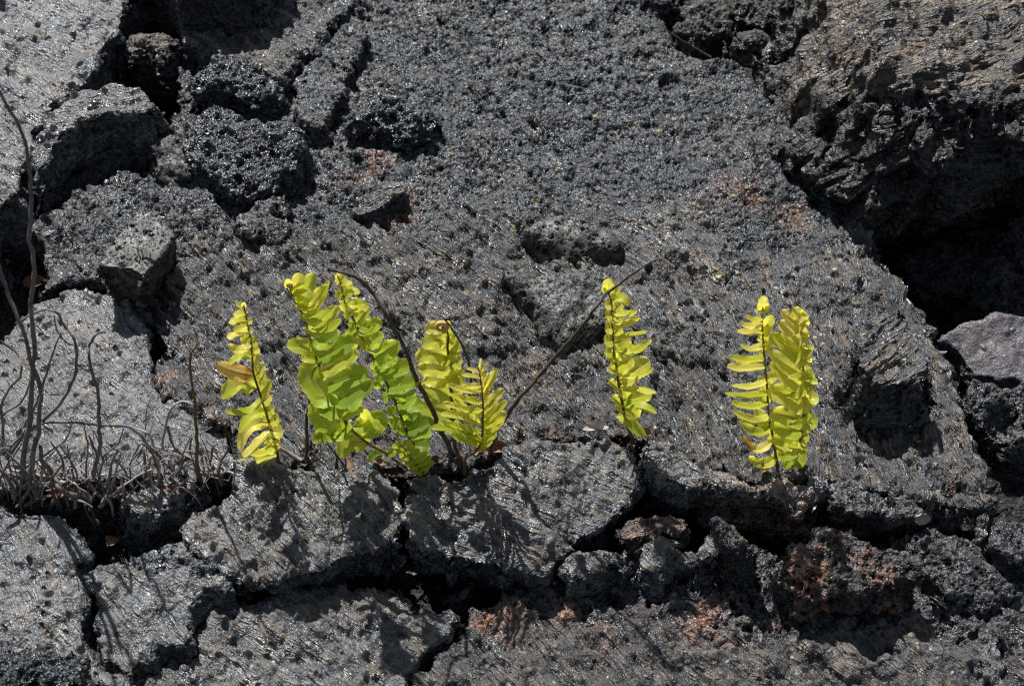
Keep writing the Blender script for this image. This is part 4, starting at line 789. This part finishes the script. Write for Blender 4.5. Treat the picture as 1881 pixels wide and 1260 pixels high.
SPOTS = [((430, 1108), 'in the crevice at the oval flake', 26, 14), ((620, 1074), 'in the crevice below the left front slab', 60, 12), ((742, 1040), 'in the notch between the two front slabs', 26, 34), ((840, 1078), 'beside the small crevice shard', 40, 16),
         ((960, 1072), 'in the crevice below the middle front slab', 60, 10), ((160, 1010), 'in the crack under the twig tangle', 18, 40), ((300, 985), 'below the dark block', 60, 18), ((1190, 915), 'in the gap left of the red lipped ledge', 14, 26),
         ((1270, 975), 'behind the greenish chip', 40, 14), ((1420, 965), 'between the triangular shard and the red rock', 30, 16), ((1600, 955), 'behind the red and black rock', 70, 10), ((80, 450), 'in the deep crevice at left', 26, 50),
         ((1240, 86), 'in the gully by the clinker lumps', 40, 16), ((1760, 640), 'in the gully by the purple grey piece', 14, 40), ((360, 1120), 'in the crack beside the wedge shaped slab', 20, 20), ((860, 1190), 'in the lower crack right of the knobbly slab', 40, 20)]
SZ = ['tiny', 'small', 'pea sized', 'larger']
for (cx_, cy_), where, wx, wy in SPOTS:
    for i in range(5):
        x, y = cx_+rs.uniform(-wx, wx), cy_+rs.uniform(-wy, wy); k = i % 4; rad = [.0035, .0055, .008, .011][k]*rs.uniform(.85, 1.15)
        p = on_plane([(x, y)], -.075)[0]; gz = float(ground_z(np.array([p[0]]), np.array([p[1]]))[0])
        p = on_plane([(x, y)], gz-GS*0, 0, 0, 0, 0)[0]
        me = chip_mesh(rs, rad); co = np.zeros(len(me.vertices)*3); me.vertices.foreach_get('co', co); co = co.reshape(-1, 3)
        vattr(me, 'flow', co+rs.uniform(0, 3)); vattr(me, 'pos', co+rs.uniform(0, 3)); fattr(me, 'skin', np.full(len(co), .2)); fattr(me, 'rust', np.full(len(co), .9 if i == 2 else 0.))
        mt = ['ves', 'dark', 'red', 'front', 'ves'][i]
        o = link('lava_chip', me, M['chip_'+('red' if mt == 'red' else 'grey')], None, (p[0], p[1], gz+rad*.35)); o.rotation_euler = (rs.uniform(-.4, .4), rs.uniform(-.4, .4), rs.uniform(0, 6))
        tag(o, '%s %s loose chip %s%s' % (SZ[k], 'reddish' if mt == 'red' else 'dark' if mt == 'dark' else 'grey', where, ', farther one' if i == 4 else ''), 'stone chip', 'loose lava chips in the cracks')
def litter(px, L, w, label, rot, mat='litter', up=.004, y0=None):
    p = on_plane([px], 0)[0] if y0 is None else y0
    n, m = 9, 6; s_ = np.linspace(0, 1, n); V = []
    rl = np.random.default_rng(hash_(label)); ph = rl.uniform(0, 6)
    for a in s_:
        ww = w*math.sin(math.pi*min(max(a, .06), .96))**.6
        for j in range(m+1):
            v = -1+2*j/m; an = v*1.6
            V.append(((a-.5)*L+.002*math.sin(a*5+ph), ww*.5*math.sin(an), ww*.5*(1-math.cos(an))+.25*L*(a-.5)**2*2+.0012*math.sin(a*11+v*3+ph)))
    V = np.array(V); idx = np.arange(n*(m+1)).reshape(n, m+1)
    F = np.stack([idx[:-1, :-1], idx[:-1, 1:], idx[1:, 1:], idx[1:, :-1]], -1).reshape(-1, 4)
    me = make_mesh('dry_leaf', V, F); vattr(me, 'tpos', V*100)
    o = link('dry_leaf', me, M[mat], None, (p[0], p[1], p[2]+up)); o.rotation_euler = rot
    tag(o, label, 'dry leaf', 'dry leaf litter at the fern feet')
litter((902, 836), .020, .010, 'curled pale brown dry leaf at the spiky frond\'s foot', (.3, .2, .4))
litter((876, 842), .016, .009, 'curled dark brown dry leaf left of the pale brown one', (-.2, .4, 1.3))
litter((915, 830), .022, .011, 'brown dry leaf curled against the slanting dry stem', (.5, -.3, -.4))
litter((944, 836), .018, .007, 'small dry leaf lying right of the slanting dry stem', (.2, .1, .9), 'dry')
litter((1010, 806), .016, .006, 'narrow dry leaf on the back of the middle front slab', (.1, .2, 1.4), 'dry', .008)
litter((796, 856), .020, .008, 'dark dry leaf between the smallest frond and the long arching stem', (.2, 0, .3), 'dry')
litter((700, 858), .020, .006, 'narrow dry leaf under the broadest frond\'s stem', (.1, .1, -.3))
litter((845, 848), .018, .008, 'dry leaf tucked under the curled tip frond', (.3, .2, 2.0), 'dry')
litter((46, 474), .020, .012, 'brown dry leaf caught in the deep crevice at left', (.8, .2, .6), 'litter', -.03)
litter((194, 962), .011, .009, 'brown dry leaf curled in the crack below the tangle', (.9, .2, .3), 'litter', -.02)
litter((1688, 956), .016, .010, 'pale dry leaf sliver by the pointed reddish rock', (1.1, .1, .2), 'paletwig', .004)
litter((1086, 797), .026, .008, 'bleached curled leaf scrap left of the lone frond\'s foot', (.2, .1, .1), 'paletwig', .006)
for q, (lx, ly, LL, ww, rot, mt, lab) in enumerate([
    (556, 862, .018, .007, (.2, .3, .8), 'dry', 'small dark dry leaf at the upright dark stem\'s foot'), (470, 858, .020, .006, (.4, .2, -.5), 'paletwig', 'pale dry leaf sliver behind the orange leaflet frond\'s foot'),
    (640, 866, .016, .008, (.3, -.2, 1.9), 'litter', 'brown leaf scrap in the crack below the broadest frond'), (1180, 806, .016, .007, (.2, .2, .5), 'litter', 'brown leaf scrap at the lone frond\'s foot'),
    (1400, 868, .018, .008, (.5, .2, 1.0), 'litter', 'brown leaf scrap left of the comb toothed frond\'s foot'), (1470, 872, .016, .006, (.2, .4, -.6), 'dry', 'dark leaf scrap right of the column frond\'s foot'),
    (320, 905, .018, .007, (.3, .2, .2), 'litter', 'brown leaf scrap on the dark block'), (110, 915, .022, .009, (.4, .1, 1.1), 'litter', 'brown leaf scrap under the tall dead stems')]):
    litter((lx, ly), LL, ww, lab, rot, mt, .005)
# grit and soil packed in the crack along the fern feet
def grit():
    rg = np.random.default_rng(3); Vs = []; Fs = []; base = 0
    line = [(430, 862), (520, 862), (640, 866), (760, 872), (850, 854), (930, 834), (1010, 806), (1100, 800), (1180, 806), (1280, 842), (1380, 872), (1480, 874), (1560, 884), (1650, 902)]
    tri = np.array([(0, 1, 2), (0, 2, 3), (0, 3, 1), (4, 2, 1), (4, 3, 2), (4, 1, 3)])
    for i in range(4200):
        k = rg.uniform(0, len(line)-1.001); j = int(k); t = k-j
        x = line[j][0]*(1-t)+line[j+1][0]*t+rg.normal(0, 6); y = line[j][1]*(1-t)+line[j+1][1]*t+rg.normal(0, 5)+2
        p = on_plane([(x, y)], -.006-abs(rg.normal(0, .006)))[0]; r_ = rg.uniform(.0008, .0028)
        v = np.array([(0, 0, 1), (1, 0, 0), (-.5, .87, 0), (-.5, -.87, 0), (0, 0, -1)])*r_*rg.uniform(.6, 1.4, (5, 3)); a = rg.uniform(0, 6.3)
        v = v@np.array([(math.cos(a), -math.sin(a), 0), (math.sin(a), math.cos(a), 0), (0, 0, 1)])
        Vs.append(v+p); Fs.append(tri+base); base += 5
    V = np.vstack(Vs); F = np.vstack(Fs); me = make_mesh('crack_grit', V, F, False); vattr(me, 'tpos', V*40)
    o = link('crack_grit', me, M['soil']); o['kind'] = 'stuff'
M['soil'] = stem_mat('crack_soil', (.018, .014, .011), (.075, .058, .045), .8, spec=.2)
grit()
print('small', time.time()-T0, TRI[0])
